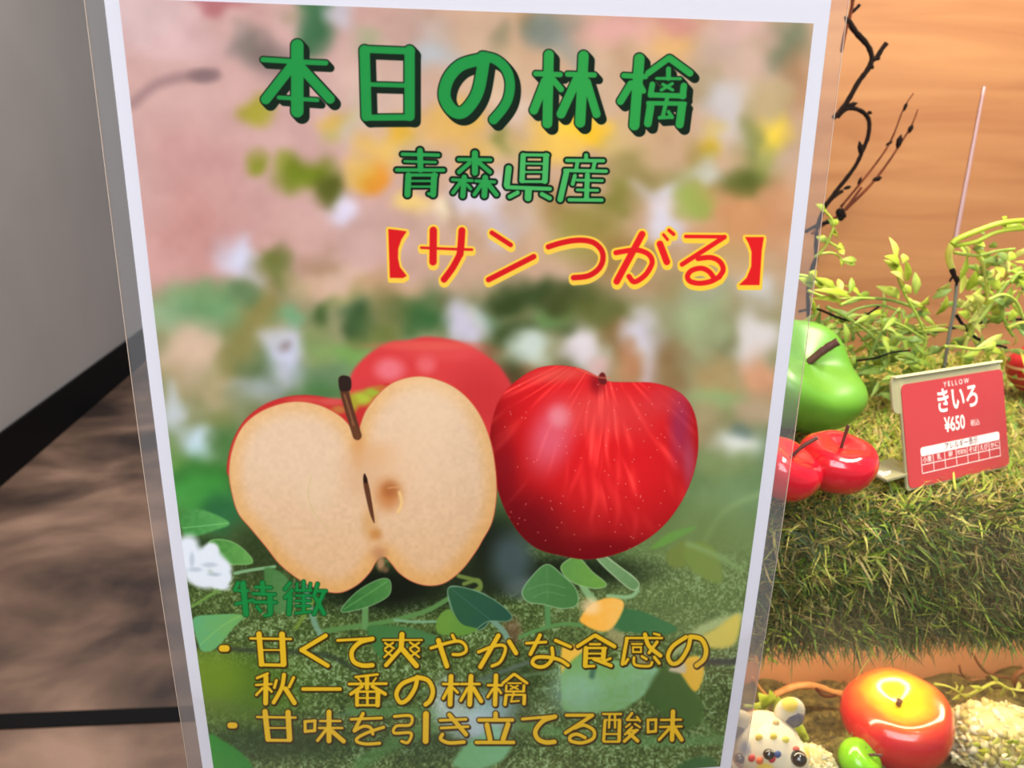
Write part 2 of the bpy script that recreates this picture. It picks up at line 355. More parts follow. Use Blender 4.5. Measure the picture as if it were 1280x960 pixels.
for b in [(300,865,70,45,(84,116,34),.85),(265,845,40,34,(110,140,36),.8),(330,930,120,22,(34,58,26),.6),(560,930,80,20,(40,60,30),.5),(640,860,40,50,(44,64,32),.55)]: blob(*b)
line([(236,806),(300,812),(400,818),(440,835),(470,858)], 6, (52,62,44), 3, .8)
line([(400,900),(480,880),(540,862),(620,850),(700,838)], 4, (100,130,90), 2.5, .7)
line([(600,850),(660,828),(700,815),(740,812)], 5, (92,110,96), 2.5, .8)
line([(440,888),(560,893),(640,905),(760,925),(900,925)], 12, (96,140,80), 5, .7)
line([(450,955),(500,925),(560,900)], 16, (84,130,66), 5, .7)
line([(860,868),(880,905),(905,930)], 8, (96,130,70), 4, .6)
line([(380,730),(392,775),(400,792)], 7, (120,160,130), 2, .9)
line([(395,745),(370,785)], 5, (130,160,60), 2, .7)
line([(700,870),(860,840),(880,820)], 5, (50,60,50), 3, .7)
# vines and leaves
C5 = ((200, 640), 3.)
C6 = ((560, 640), 3.)
def leaf(P, org, col, col2, soft=1.2, vein=None, edge=None):
    P = tr(P, *org)
    if edge: shape(P, edge, soft, 1, True, 1.1)
    r = shape(P, col, soft)
    if r:
        sl, d, mm = r
        x = PX[sl[1]][None]; x = (x - x.min()) / (np.ptp(x) + 1e-6)
        lay(sl, mm * (.85 * x + .15 * (n2[sl] > .5)) * .8, col2)
    if vein: line(tr(vein, *org), 1.3, tuple(min(255, c + 26) for c in col2), .8, .6)
line(tr([(620,445),(760,425),(880,405),(1000,370),(1090,320)], *C5), 6, (92,136,72), 1.4)
line(tr([(880,405),(960,412),(1060,410)], *C5), 3.4, (120,164,120), 1.)
line(tr([(770,340),(768,430)], *C5), 8, (100,146,84), 1.4)
line(tr([(270,470),(330,445),(430,420),(500,425)], *C6), 4.6, (92,140,76), 1.3)
line(tr([(372,330),(376,425)], *C6), 7, (88,140,80), 1.3)
line(tr([(165,405),(210,450),(228,490)], *C6), 7, (116,150,124), 1.3)
line(tr([(600,315),(680,318),(710,290),(690,245),(620,200),(550,135)], *C6), 5, (142,180,126), 1.4)
line(tr([(690,255),(640,215),(590,175)], *C6), 8, (120,160,100), 1.6)
line(tr([(500,265),(520,300),(545,330)], *C6), 9, (134,172,116), 1.8)
line(tr([(120,355),(200,305),(240,285)], *C5), 3.5, (110,150,70), 1.2)
line(tr([(280,230),(340,218),(430,205)], *C5), 4, (128,170,120), 1.3)
line(tr([(1120,240),(1190,260),(1200,290),(1170,300)], *C5), 5, (110,130,60), 1.6)
line(tr([(60,270),(110,255),(122,280),(90,300)], *C6), 5, (110,130,60), 1.6)
leaf([(78,10),(150,-10),(260,40),(200,70),(110,95),(85,70)], C5, (66,134,64), (110,180,100), 2, [(85,60),(255,42)])
leaf([(185,115),(250,108),(310,140),(345,188),(280,195),(220,190)], C5, (70,130,58), (120,180,90), 1.5, None, (150,200,120))
leaf([(125,400),(200,385),(310,388),(270,440),(210,510),(160,522),(140,480)], C5, (96,168,116), (120,170,76), 1.4, [(150,500),(230,430),(300,390)])
leaf([(395,210),(470,240),(500,330),(440,380),(400,290)], C5, (70,120,60), (96,140,84), 2.5)
leaf([(680,370),(740,300),(820,255),(860,258),(858,310),(800,345),(740,365)], C5, (50,108,50), (92,148,74), 1.1, [(690,365),(850,262)], (140,176,120))
leaf([(1085,285),(1150,290),(1230,320),(1235,400),(1200,440),(1140,425),(1095,370)], C5, (44,84,58), (38,78,62), 1.1, None, (130,164,130))
leaf([(5,285),(80,290),(170,330),(235,385),(220,408),(150,408),(95,440),(40,410),(10,340)], C6, (48,92,60), (40,80,66), 1.1, [(15,290),(160,405)], (124,160,124))
leaf([(1040,400),(1085,365),(1130,420),(1190,440),(1130,460),(1045,455)], C5, (110,150,60), (90,140,56), 1.4)
leaf([(0,370),(30,410),(90,445),(50,462),(0,455)], C6, (110,150,60), (90,140,56), 1.4)
leaf([(370,198),(430,240),(478,290),(482,345),(430,360),(360,345),(300,335),(280,300),(310,250)], C6, (84,132,76), (66,118,56), 1.1, [(370,205),(374,330)], (150,186,134))
for q in ([(300,290),(370,270),(440,285)],[(320,320),(372,300),(440,315)]): line(tr(q, *C6), 1.1, (110,156,100), .8, .6)
leaf([(425,205),(470,170),(490,170),(540,225),(592,270),(560,285),(500,275),(450,250)], C6, (96,146,72), (120,166,66), 1.2, None, (156,190,130))
leaf([(545,128),(600,175),(680,235),(715,270),(690,290),(620,235),(560,175)], C6, (126,160,110), (96,136,80), 1.3, None, (190,206,160))
leaf([(760,135),(830,80),(930,55),(870,95),(800,130)], C6, (104,150,64), (112,150,80), 2.5)
leaf([(820,160),(880,110),(905,150),(890,200),(840,205)], C6, (116,130,62), (120,136,70), 4)
leaf([(900,200),(890,130),(960,115),(1010,160),(1028,250),(1000,265),(940,235)], C6, (120,140,66), (126,142,76), 4)
line(tr([(900,120),(1000,160),(1100,215)], *C6), 7, (134,160,100), 4, .7)
leaf([(640,370),(720,372),(800,405),(860,440),(780,465),(690,450),(620,440)], C6, (60,110,64), (70,120,74), 1.8)
leaf([(780,430),(860,425),(960,440),(1040,470),(1060,500),(920,500),(870,560),(820,540),(790,480)], C5, (66,118,58), (80,124,80), 2.2)
leaf([(500,390),(540,345),(600,322),(655,335),(650,380),(610,440),(560,445),(500,415)], C6, (250,178,60), (246,196,110), 2.2)
blob(738,758,12,10,(252,216,160),.7)
leaf([(425,560),(430,500),(470,498),(510,510),(470,570),(430,610)], C6, (236,186,60), (240,190,90), 2.5)
leaf([(430,600),(500,530),(560,515),(640,560),(790,590),(740,680),(640,745),(560,750),(440,745),(425,680)], C6, (112,160,70), (142,186,160), 3)
blob(720,865,34,28,(150,190,176),.5)
line(tr([(545,585),(540,615)], *C6), 7, (60,100,80), 3, .8)
leaf([(800,590),(880,610),(930,680),(955,740),(930,800),(860,810),(790,740),(740,700)], C6, (64,96,44), (78,108,48), 5)
leaf([(860,570),(930,540),(958,580),(950,640),(925,672),(890,630)], C6, (230,180,60), (232,190,70), 2.5)
leaf([(830,590),(880,560),(890,600),(850,600)], C6, (206,190,160), (200,190,150), 3)
line(tr([(850,520),(960,440),(1090,395)], *C6), 13, (178,190,130), 5, .8)
leaf([(930,480),(1000,440),(1090,385),(1075,490),(1000,510)], C6, (200,186,96), (214,196,86), 4)
line(tr([(960,560),(1060,562),(1100,550)], *C6), 8, (50,58,60), 3, .8)
line(tr([(620,460),(700,520),(740,560)], *C6), 16, (190,170,120), 5, .6)
blob(600,905,34,24,(186,204,210),.8); blob(560,880,20,30,(196,206,214),.6); blob(620,880,28,18,(150,186,190),.6)
leaf([(1110,940),(1180,860),(1260,800),(1290,900),(1200,960)], C5, (120,170,130), (150,196,170), 4)
leaf([(20,950),(80,860),(160,850),(240,860),(200,930),(120,960)], C6, (112,168,110), (130,186,140), 4)
leaf([(180,840),(240,860),(310,910),(345,960),(300,990),(190,990)], C5, (56,142,52), (40,120,46), 3)
leaf([(860,960),(930,920),(1000,930),(990,990),(860,990)], C6, (50,96,50), (60,104,56), 4)
# white flower at the left edge
for q in ((232,690,16,22),(246,704,20,16),(262,698,20,13),(276,710,14,12),(250,722,22,12),(272,728,16,8),(264,688,10,10),(281,722,9,9)):
    blob(*q, (226,230,236), .95, .4, .5)
for q in ((244,712,8,3),(262,706,9,3),(268,718,8,2.5),(240,700,3,9)): blob(*q, (176,186,196), .6)

# --- rear apple
CA, CB = ((160, 340), 2.6667), ((560, 340), 2.6667)
r = shape(tr([(738,420),(745,340),(800,275),(870,235),(930,228),(1000,216),(1100,232),(1190,275),(1250,330),(1290,420),(1240,520),(1100,620),(760,600)], *CA), (214, 62, 62), 3.5)
for b in [(487,462,18,14,(236,130,140),.7),(533,455,12,12,(234,120,124),.6),(560,440,50,12,(222,80,78),.6),(600,500,40,40,(196,50,52),.7),(470,500,30,20,(200,60,60),.6),(530,432,60,6,(226,100,84),.5)]: blob(*b)
# --- whole apple
AP = tr([(505,352),(440,322),(360,312),(290,325),(220,370),(170,430),(143,520),(143,600),(160,700),(190,790),(240,872),(300,922),(380,945),(460,957),(540,945),(620,915),(700,862),(762,790),(808,700),(832,600),(828,500),(800,430),(750,390),(680,370),(600,368),(540,366)], *CB)
r = shape(AP, (186, 26, 30), 1.3)
sl, d, mk = r
x = PX[sl[1]][None]; y = PY[sl[0]][:, None]
u = (x - 745) / 128.; v = (y - 580) / 118.
sh = np.clip(1.12 - .55 * (v * .9) ** 2 * (v > 0) - .42 * np.clip(-u + v * .8, 0, 2) ** 2 * .5 - .25 * u ** 4, .3, 1.2)
ang = np.arctan2(x - 752, (y - 455) + 26)
rs2 = np.random.RandomState(9)
st = np.zeros_like(ang)
for k_ in range(40):
    a0 = rs2.uniform(-1.7, 1.7); wd = rs2.uniform(.008, .03); st += rs2.uniform(.3, 1) * np.exp(-((ang - a0 + .03 * np.sin(y / 22. + k_)) / wd) ** 2) * (.5 + .5 * np.sin(y / (9. + k_ % 5) + k_ * 2))
fade = np.clip(1.25 - (y - 460) / 190., 0.1, 1)
colp = colr(196, 28, 32) * sh[..., None] + colr(60, 46, 36) * (np.clip(st, 0, 1.6) * fade)[..., None]
ART[sl] += (np.clip(colp, 0, 255) - ART[sl]) * mk[..., None]
def in_apple(bx, by, rx, ry, col, a, rot=0):
    dx = x - bx; dy = y - by; c, s = math.cos(rot), math.sin(rot)
    q = np.sqrt(((dx * c + dy * s) / rx) ** 2 + ((-dx * s + dy * c) / ry) ** 2)
    lay(sl, mk * a * (1 - sstep(.2, 1.6, q)), col)
for q in [(690,545,26,44,(226,112,132),.75,.3),(700,520,14,14,(234,160,176),.8,0),(745,515,50,30,(228,86,80),.6,0),(800,520,30,30,(216,60,60),.5,0),(850,530,14,50,(150,52,88),.7,0),(862,580,8,30,(170,90,120),.5,0),
          (660,660,40,40,(110,8,18),.75,.7),(632,600,14,50,(130,16,26),.6,0),(755,690,70,16,(120,12,20),.7,0),(700,468,40,10,(222,96,80),.6,-.1),(830,500,24,20,(206,70,76),.5,0),(747,478,10,14,(110,12,20),.6,0)]: in_apple(*q)
for k_ in range(110):
    bx, by = rs2.uniform(630, 868), rs2.uniform(475, 690)
    in_apple(bx, by, .8, .8, (240,150,130), .8)
shape(tr([(500,352),(512,335),(524,342),(528,372),(508,372)], *CB), (110, 30, 30), 1.)
line(tr([(430,320),(500,350),(540,352)], *CB), 1.6, (224,120,90), 1.2, .7)
# --- halved apple: skin, flesh, core, stem
shape(tr([(335,680),(340,590),(380,505),(440,450),(510,420),(580,410),(640,414),(700,425),(760,412),(820,392),(865,372),(900,400),(780,560),(600,560),(420,640)], *CA), (196, 50, 48), 1.4)
for b in [(452,498,16,9,(176,186,60),1.),(440,505,8,10,(170,160,50),.9),(467,490,12,6,(160,176,56),.9),(476,485,9,4,(190,110,50),.8),(415,502,18,5,(214,90,84),.7),(380,500,20,4,(210,80,70),.7),(424,512,10,5,(190,120,60),.8)]: blob(*b)
FL = tr([(765,560),(738,515),(700,478),(640,447),(570,434),(500,444),(430,475),(380,522),(350,590),(339,660),(345,720),(368,800)], *CA) + \
     tr([(342,60),(400,130),(447,190),(500,235),(560,272),(620,295),(680,299),(740,270),(785,225),(812,180),(842,165),(870,192),(900,228),(950,260),(1010,274),(1070,262),(1130,215),(1180,150),(1205,108)], *C5) + \
     tr([(1212,830),(1226,740),(1222,650),(1205,560),(1170,475),(1120,412),(1060,372),(980,350),(905,362),(850,395),(800,455),(777,510)], *CA)
shape(FL, (206, 96, 60), 1., 1., True, 1.4)
sl, d, mk = shape(FL, (226, 190, 150), 1.2)
x = PX[sl[1]][None]; y = PY[sl[0]][:, None]
fl = colr(226, 192, 158) + (colr(226, 180, 124) - colr(226, 192, 158)) * sstep(-26, -2, d)[..., None]
fl = fl * (1 - .0) + (n2[sl][..., None] - .5) * 9 + (n1[sl][..., None] - .5) * 5
fl += colr(-4, -12, -22) * sstep(560, 740, y)[..., None] + colr(-6, -6, -6) * sstep(520, 620, x)[..., None]
ART[sl] += (fl - ART[sl]) * mk[..., None]
for q in [(452,520,10,16,(214,176,120),.6,0),(448,560,8,26,(212,150,86),.8,0),(466,568,30,16,(222,168,112),.6,0),(480,600,36,40,(222,176,130),.5,0),(450,590,24,34,(214,168,124),.5,0),(486,618,17,20,(196,124,66),.9,0),(488,612,10,10,(170,96,50),.8,0),
          (462,655,10,22,(210,158,96),.7,0),(470,668,8,8,(196,130,66),.8,0),(474,692,10,10,(190,130,90),.7,0),(396,610,22,40,(228,198,164),.5,0),(520,560,40,50,(232,196,160),.4,0),(545,500,50,50,(236,206,172),.4,0),(360,560,50,50,(230,200,168),.4,0)]: in_apple(*q)
line(tr([(905,735),(912,770),(900,800)], *CA), 4, (236,196,130), 1.5, .9)
line(tr([(868,720),(905,718),(915,735)], *CA), 2, (214,160,100), 1.5, .7)
line(tr([(612,680),(600,740),(620,800),(660,850)], *CA), 1.2, (206,184,120), 1.5, .6)
shape(tr([(788,672),(800,700),(812,760),(822,835),(808,810),(792,745),(784,700)], *CA), (96, 56, 36), 1.)
shape(tr([(788,672),(798,692),(794,706),(785,694)], *CA), (40, 22, 18), .8)
line(tr([(812,730),(822,800)], *CA), 1.6, (226,180,120), 1., .8)
line(tr([(716,360),(722,400),(735,450),(750,500),(764,545)], *CA), 11, (92,54,36), 1.2)
line(tr([(748,505),(766,550)], *CA), 7, (104,62,40), 1.2)
shape(tr([(702,360),(712,346),(735,348),(744,362),(742,392),(722,398),(706,392)], *CA), (46, 32, 26), 1.)
line(tr([(722,410),(738,462),(752,510)], *CA), 2.2, (150,100,66), 1.2, .8)
for q in [(476,704,5,9,(170,130,90),.9),(482,712,4,4,(120,90,60),.8)]: blob(*q)

# --- lettering as strokes: (width, x, y, x, y, ...) in the units of each block
def block(o, k, strokes, fill, rim, grow, ext=(), polys=(), bold=1.):
    strokes = [(q[0] * bold, *q[1:]) for q in strokes]
    for q in (list(ext) + [(0, 0)]):
        for s in strokes: line([(a / k + o[0] + q[0], b / k + o[1] + q[1]) for a, b in zip(s[1::2], s[2::2])], s[0] / k + 2 * grow, rim, .75)
        for p in polys: shape([(a / k + o[0] + q[0], b / k + o[1] + q[1]) for a, b in zip(p[0::2], p[1::2])], rim, .75, 1, False, grow)
    for s in strokes: line([(a / k + o[0], b / k + o[1]) for a, b in zip(s[1::2], s[2::2])], s[0] / k, fill, .65)
    for p in polys: shape([(a / k + o[0], b / k + o[1]) for a, b in zip(p[0::2], p[1::2])], fill, .7, 1, False)
DG = (18, 34, 22)
EX = [(6 * t, 6.5 * t) for t in (1, .8, .6, .4, .2)]
K1 = 1280 / 300.
block((310, 30), K1, [(25,80,190,240,200),(25,235,201,415,208),(60,263,115,263,465),(48,228,232,95,402),(46,290,240,438,400),(20,165,392,370,406),
  (50,622,140,632,490),(50,862,142,862,490),(34,615,135,872,145),(22,640,322,850,328),(30,625,500,870,498),
  (58,1235,190,1135,220,1070,290,1048,380,1080,450,1130,475,1180,440,1230,350,1260,180),
  (46,1250,172,1320,190,1375,240,1398,310,1390,390,1360,450,1310,510)], (34, 140, 64), DG, 1.5, EX, (), 1.12)
block((590, 30), K1, [(26,340,265,470,270),(48,410,165,402,530),(42,390,305,330,460),(30,435,300,475,348),(26,510,268,652,272),(50,595,170,577,525),(44,558,300,475,480),(40,612,310,664,480),
  (26,810,275,925,281),(50,893,185,866,540),(36,848,320,792,412),(26,898,325,915,358),(30,1050,182,940,262),(34,1056,184,1162,262),(15,985,290,1112,292),(24,1048,240,1048,290),(16,1018,322,1070,352),(16,1068,318,1010,352),
  (28,962,322,952,378),(26,955,378,1130,384),(32,1130,330,1124,385),(38,952,440,938,530),(22,940,422,1135,425),(40,1120,440,1108,535),(20,1040,400,1018,490),(18,1000,500,1065,496),(18,1048,468,1068,498)], (46, 152, 68), DG, 1.5, EX, (), 1.12)
block((480, 170), K1, [(20,98,97,290,102),(15,110,135,275,140),(32,192,78,195,180),(20,68,181,318,182),(34,130,210,125,312),(18,130,208,280,208),(34,268,210,262,312),(13,150,240,260,240),(13,150,270,250,270),(18,238,308,262,314),
  (20,398,125,568,127),(34,485,92,485,195),(24,455,145,400,192),(24,510,145,565,192),(18,365,233,470,238),(30,428,220,420,320),(22,405,252,368,302),(18,445,262,462,282),(18,490,240,590,245),(32,540,222,535,318),(22,518,260,482,312),(26,560,262,600,312)], (44, 150, 72), (10, 22, 14), 2.3)
block((480, 170), K1, [(30,742,104,736,238),(18,740,100,875,102),(32,865,105,858,240),(12,760,147,850,148),(12,755,192,850,192),(16,738,243,858,243),(34,665,172,655,262),(22,655,273,885,282),(38,770,295,768,330),(24,712,302,670,324),(24,842,310,884,332),
  (22,1078,102,1078,125),(20,975,130,1170,132),(22,1032,138,1026,172),(22,1124,140,1116,175),(20,965,183,1185,188),(32,972,198,940,338),(22,1018,212,1006,256),(28,1085,208,1080,335),(16,1030,235,1165,238),(16,1030,287,1140,290),(20,988,340,1162,342)], (72, 172, 90), (10, 22, 14), 2.3)
K2 = 1280 / 260.
EY = [(0.4, 3.4), (.2, 1.7)]
block((460, 270), K2, [(13,328,195,480,202,640,207),(38,402,88,400,282),(36,578,90,572,180,566,235),(34,566,235,520,320,468,390),(24,762,103,878,178),(28,742,392,1020,250),
  (28,1110,190,1180,168,1260,152,1330,150,1390,165,1430,200,1446,240,1440,290,1410,335,1350,370,1265,380)], (208, 26, 30), (238, 196, 70), 2.9, EY,
  [(125,80,180,86,238,95,205,145,186,200,184,260,196,315,238,368,215,382,135,380)], 1.18)
block((710, 270), K2, [(26,295,226,380,212,440,212,498,238,518,285,490,345,450,385,405,405,375,372),(34,456,112,300,402),(34,566,172,608,282),(15,588,115,612,145),(18,622,88,650,112),(18,725,126,965,128),(24,962,130,702,298),
  (26,800,262,880,256,935,282,955,330,930,375),(26,930,375,880,402,810,414,752,402,735,370,762,335,820,322,868,342,900,385)], (222, 30, 32), (244, 200, 60), 2.9, EY,
  [(1090,130,1205,130,1192,215,1178,425,1052,425,1100,380,1128,310,1130,220,1112,170)], 1.2)
block((260, 710), 4., [(18,150,75,135,108),(13,135,112,200,114),(28,175,78,190,230),(15,140,180,225,160),(15,240,96,315,98),(24,272,75,275,128),(15,225,128,335,132),(15,230,170,340,172),(26,310,138,312,222),(15,285,238,312,234),(15,245,192,262,215),
  (18,410,75,385,106),(18,420,112,385,148),(24,410,140,405,228),(13,445,78,445,108),(17,478,68,478,110),(13,512,78,510,108),(13,440,112,515,112),(11,440,138,515,138),(11,440,164,512,164),(18,478,138,478,212),(11,440,190,510,190),(13,440,226,512,218),
  (18,548,80,530,140),(15,540,115,590,115),(19,580,120,530,230),(20,540,152,580,228)], (24, 134, 62), (14, 76, 34), .9)
YF, YR = (228, 184, 36), (58, 40, 12)
T1 = [(30,70,402,92,402),(11,212,352,415,355),(25,255,330,268,480),(27,370,332,378,480),(8,270,410,365,410),(15,262,484,380,486),(20,588,338,468,410,598,488),(13,648,362,825,352),(21,822,354,760,372,720,415,727,465,770,487,822,486),
  (9,875,360,1070,360),(24,970,332,966,400),(19,962,405,890,486),(24,975,410,1042,488),(10,885,375,930,402),(10,925,374,885,402),(10,885,412,922,442),(10,920,410,882,445),(10,1010,372,1055,402),(10,1055,374,1010,402),(10,1012,410,1055,445),(10,1055,412,1010,445),
  (15,1115,400,1200,374,1255,366,1285,385,1290,415,1262,432,1225,432),(23,1152,362,1194,490),(15,1222,336,1234,360),
  (15,1352,420,1430,390,1478,388,1486,415,1460,470,1420,490),(21,1452,338,1362,494),(21,1506,368,1540,425),(13,1592,376,1690,370),(18,1660,336,1612,430),(16,1738,362,1812,394),(17,1720,400,1722,450,1690,488,1650,494,1622,475,1640,448,1700,446,1760,460,1800,486),
  (17,1932,338,1848,392),(19,1938,338,2032,392),(11,1910,381,1960,381),(22,1890,402,1886,488),(11,1890,400,1990,400),(22,1980,405,1976,450),(9,1900,428,1980,428),(9,1895,451,1980,451),(13,1888,492,1930,490),(17,1930,455,2015,488),(12,2012,452,1980,466),
  (11,2090,350,2270,350),(17,2095,352,2072,480),(9,2120,380,2170,380),(9,2125,396,2165,396,2165,420,2125,420,2125,396),(19,2185,332,2205,390,2262,438),(15,2245,370,2205,424),(11,2230,328,2258,335),(13,2130,448,2136,484,2205,490,2220,472),(13,2100,456,2086,478),(13,2170,442,2192,455),(15,2232,446,2256,476),
  (19,2390,345,2325,390,2300,440,2320,478,2360,465,2400,400,2412,345),(21,2412,343,2465,355,2490,405,2480,455,2442,488),
  (13,298,528,245,550),(11,240,585,318,580),(23,290,545,288,675),(13,272,602,242,634),(12,302,600,318,618),(14,342,562,332,598),(15,428,548,406,594),(19,380,534,368,600,328,672),(22,388,604,432,674),(17,475,605,660,605),
  (12,848,532,738,545),(20,795,548,795,600),(13,705,580,892,578),(16,770,592,714,630),(17,822,592,886,630),(9,750,552,765,568),(9,840,550,826,568),(18,745,628,745,685),(22,850,628,848,685),(11,745,618,852,618),(13,797,622,797,685),(9,752,650,842,650),(11,745,686,850,686),
  (20,1035,552,970,580,942,630,962,672,1000,655,1035,600,1046,550),(21,1046,546,1100,562,1124,612,1112,660,1088,682),
  (12,1175,580,1252,580),(23,1215,542,1210,682),(15,1203,602,1176,652),(13,1228,602,1248,622),(12,1265,580,1358,580),(23,1315,542,1308,682),(15,1298,602,1264,662),(20,1328,602,1366,665),
  (12,1400,586,1470,586),(21,1440,538,1435,682),(13,1424,606,1398,645),(12,1452,606,1465,625),(14,1528,532,1475,575),(14,1534,532,1594,575),(8,1500,576,1566,576),(8,1512,588,1550,606),(8,1550,588,1512,606),(11,1492,588,1490,615),(10,1490,617,1580,617),(13,1580,588,1578,615),
  (16,1490,640,1485,682),(10,1490,634,1585,634),(17,1582,640,1580,678),(9,1530,618,1516,664),(9,1514,668,1555,664)]
T2 = [(28,112,787,132,787),(11,245,745,438,748),(25,285,718,300,855),(25,400,722,408,856),(14,298,861,410,862),(8,300,800,395,800),(14,485,768,535,764,533,813,486,817,485,768),(11,560,765,662,765),(11,555,800,672,800),(23,605,720,605,864),(15,588,812,548,862),(21,622,818,678,866),
  (13,715,756,868,750),(17,775,728,732,812),(15,732,815,775,792,812,798,824,830),(15,878,796,800,822,750,848,745,868,790,880,858,876),(14,932,742,1014,740,1010,784,942,790,932,825,1014,825,1000,872,968,866),(27,1090,730,1088,865),
  (13,1160,762,1290,756),(13,1165,800,1300,793),(20,1207,734,1290,832),(17,1172,832,1164,856,1205,874,1280,870),
  (17,1355,760,1522,760),(21,1438,728,1438,755),(23,1395,785,1410,855),(23,1500,782,1476,855),(17,1342,872,1528,872),(14,1572,755,1738,741),(21,1735,743,1675,765,1637,815,1650,855,1690,872,1732,869),
  (15,1792,736,1922,736),(17,1922,737,1788,824),(16,1835,800,1880,786,1928,812,1925,852,1870,874,1815,865,1812,842,1845,831,1885,848),
  (11,1975,730,2065,730),(15,1985,762,1978,862),(9,1985,760,2060,760),(17,2058,762,2055,862),(11,1980,868,2055,868),(9,1985,830,2050,830),(11,2008,738,2005,798),(11,2035,738,2035,798),(13,2120,726,2095,758),(10,2095,760,2152,760),(11,2145,745,2160,765),(10,2110,780,2090,795),(10,2135,780,2160,796),
  (11,2120,796,2085,832),(10,2100,815,2150,810),(15,2142,812,2082,866),(17,2105,826,2148,864),
  (13,2200,760,2240,758,2238,816,2200,820,2200,760),(11,2265,760,2365,758),(11,2260,795,2368,792),(21,2325,718,2320,858),(14,2304,806,2256,858),(20,2336,808,2368,858)]
def nosp(T):
    # polylines with sharp corners stay sharp: split them into segments
    out = []
    for s in T:
        pts = list(zip(s[1::2], s[2::2]))
        if len(pts) in (3, 4, 5) and s[0] <= 16 and s[1:3] == s[-2:] or (len(pts) == 3 and s[0] == 20):
            for a, b in zip(pts, pts[1:]): out.append((s[0], *a, *b))
        else: out.append(s)
    return out
block((260, 710), 4., nosp(T1 + T2), YF, YR, 1.3, [(.9, 1.1)], (), 1.12)
# ================================================================ poster: bent A4 sheet in a clear laminate
PD = .24508
def surf(u, v, off=0.):                     # u across, v up, in metres on the sheet; gentle outward curl towards the viewer
    zt_ = H + .0429; t = np.clip((zt_ - v) / .297, -.1, 1.1)
    bend = .0034 * np.sin(np.pi * np.clip(t, 0, 1)) ** 1.2 * (1 + .4 * t)
    return np.stack([u, PD - bend - off + 0 * u, v], -1)
PL, PR = -.0891, .1209                      # paper
PT, PBm = H + .0429, H + .0429 - .297
def to_px(P):
    c = (P - np.array([0, 0, H])) @ RM.T
    return 640 + F * c[..., 0] / c[..., 2], 480 + F * c[..., 1] / c[..., 2]
def sheet(name, u0, u1, v0, v1, off, th, m, parent, nu=8, nv=48):
    me = bpy.data.meshes.new(name); us = np.linspace(u0, u1, nu); vs = np.linspace(v0, v1, nv)
    U, V = np.meshgrid(us, vs); f = surf(U, V, off).reshape(-1, 3); g = f + np.array([0, th, 0]); n = nu * nv
    vv = np.concatenate([f, g]); fs = []
    for j in range(nv - 1):
        for i in range(nu - 1):
            a = j * nu + i; fs.append((a, a + 1, a + nu + 1, a + nu)); fs.append((n + a, n + a + nu, n + a + nu + 1, n + a + 1))
    for j in range(nv - 1):
        a = j * nu; fs.append((a, a + nu, n + a + nu, n + a)); a += nu - 1; fs.append((a, n + a, n + a + nu, a + nu))
    for i in range(nu - 1):
        a = i; fs.append((a, n + a, n + a + 1, a + 1)); a = (nv - 1) * nu + i; fs.append((a, a + 1, n + a + 1, n + a))
    me.from_pydata(vv.tolist(), [], fs)
    uv = me.uv_layers.new(name='sheet'); co = vv
    k = np.zeros(len(me.loops), np.int32); me.loops.foreach_get('vertex_index', k)
    q = np.stack([(co[k, 0] - u0) / (u1 - u0), (co[k, 2] - v0) / (v1 - v0)], -1)
    uv.data.foreach_set('uv', q.astype(np.float32).ravel())
    return link(name, me, m, parent, None, False)
GL_, GR_, GT, GB = -.0851, .1161, H + .0349, H - .2462     # printed area
TW, TH = 1440, 2016
uu = GL_ + (np.arange(TW) + .5) / TW * (GR_ - GL_); vv_ = GB + (np.arange(TH) + .5) / TH * (GT - GB)
U_, V_ = np.meshgrid(uu, vv_); fx_, fy_ = to_px(surf(U_, V_, .0002))
ix = np.clip((fx_ - X0) * S - .5, 0, NW - 1.01); iy = np.clip((fy_ - Y0) * S - .5, 0, NH - 1.01)
i0 = ix.astype(int); j0_ = iy.astype(int); fx_ = (ix - i0)[..., None]; fy_ = (iy - j0_)[..., None]
tex = (ART[j0_, i0] * (1 - fx_) + ART[j0_, i0 + 1] * fx_) * (1 - fy_) + (ART[j0_ + 1, i0] * (1 - fx_) + ART[j0_ + 1, i0 + 1] * fx_) * fy_
tex = np.clip(tex / 255., 0, 1)
img = bpy.data.images.new('printed_picture', TW, TH, alpha=False)
img.pixels.foreach_set(np.concatenate([tex, np.ones(tex.shape[:2] + (1,))], -1).astype(np.float32).ravel()); img.update(); img.pack()
M_print = mat('printed_ink', (255, 255, 255), .7, .04)
it = nd(M_print, 'ShaderNodeTexImage', image=img, extension='EXTEND', interpolation='Cubic')
gm = nd(M_print, 'ShaderNodeVectorMath', operation='SCALE'); gm.inputs['Scale'].default_value = PRINT_GAIN
lk(M_print, it.outputs[0], gm.inputs[0]); lk(M_print, gm.outputs[0], M_print.node_tree.nodes['Principled BSDF'].inputs['Base Color'])
M_paper = mat('white_paper', (226, 224, 232), .7, .1)
M_film = clear('laminate_film', .0, (255, 255, 255), .05, .2, (215, 215, 220), .05)
M_rim = clear('laminate_rim', .07, (253, 253, 253), .14, .45, (220, 220, 222), .2)
po = empty('poster', (.016, PD, H - .254), 'laminated white bordered poster of red apples with green, red and yellow Japanese lettering', 'poster')
sheet('paper', PL, PR, PBm, PT, 0, .0003, M_paper, po)
sheet('printed_picture', GL_, GR_, GB, GT, .0002, .0001, M_print, po)
sheet('laminate_film', PL, PR, PBm, PT, .0006, .0002, M_film, po)
bm = bmesh.new()
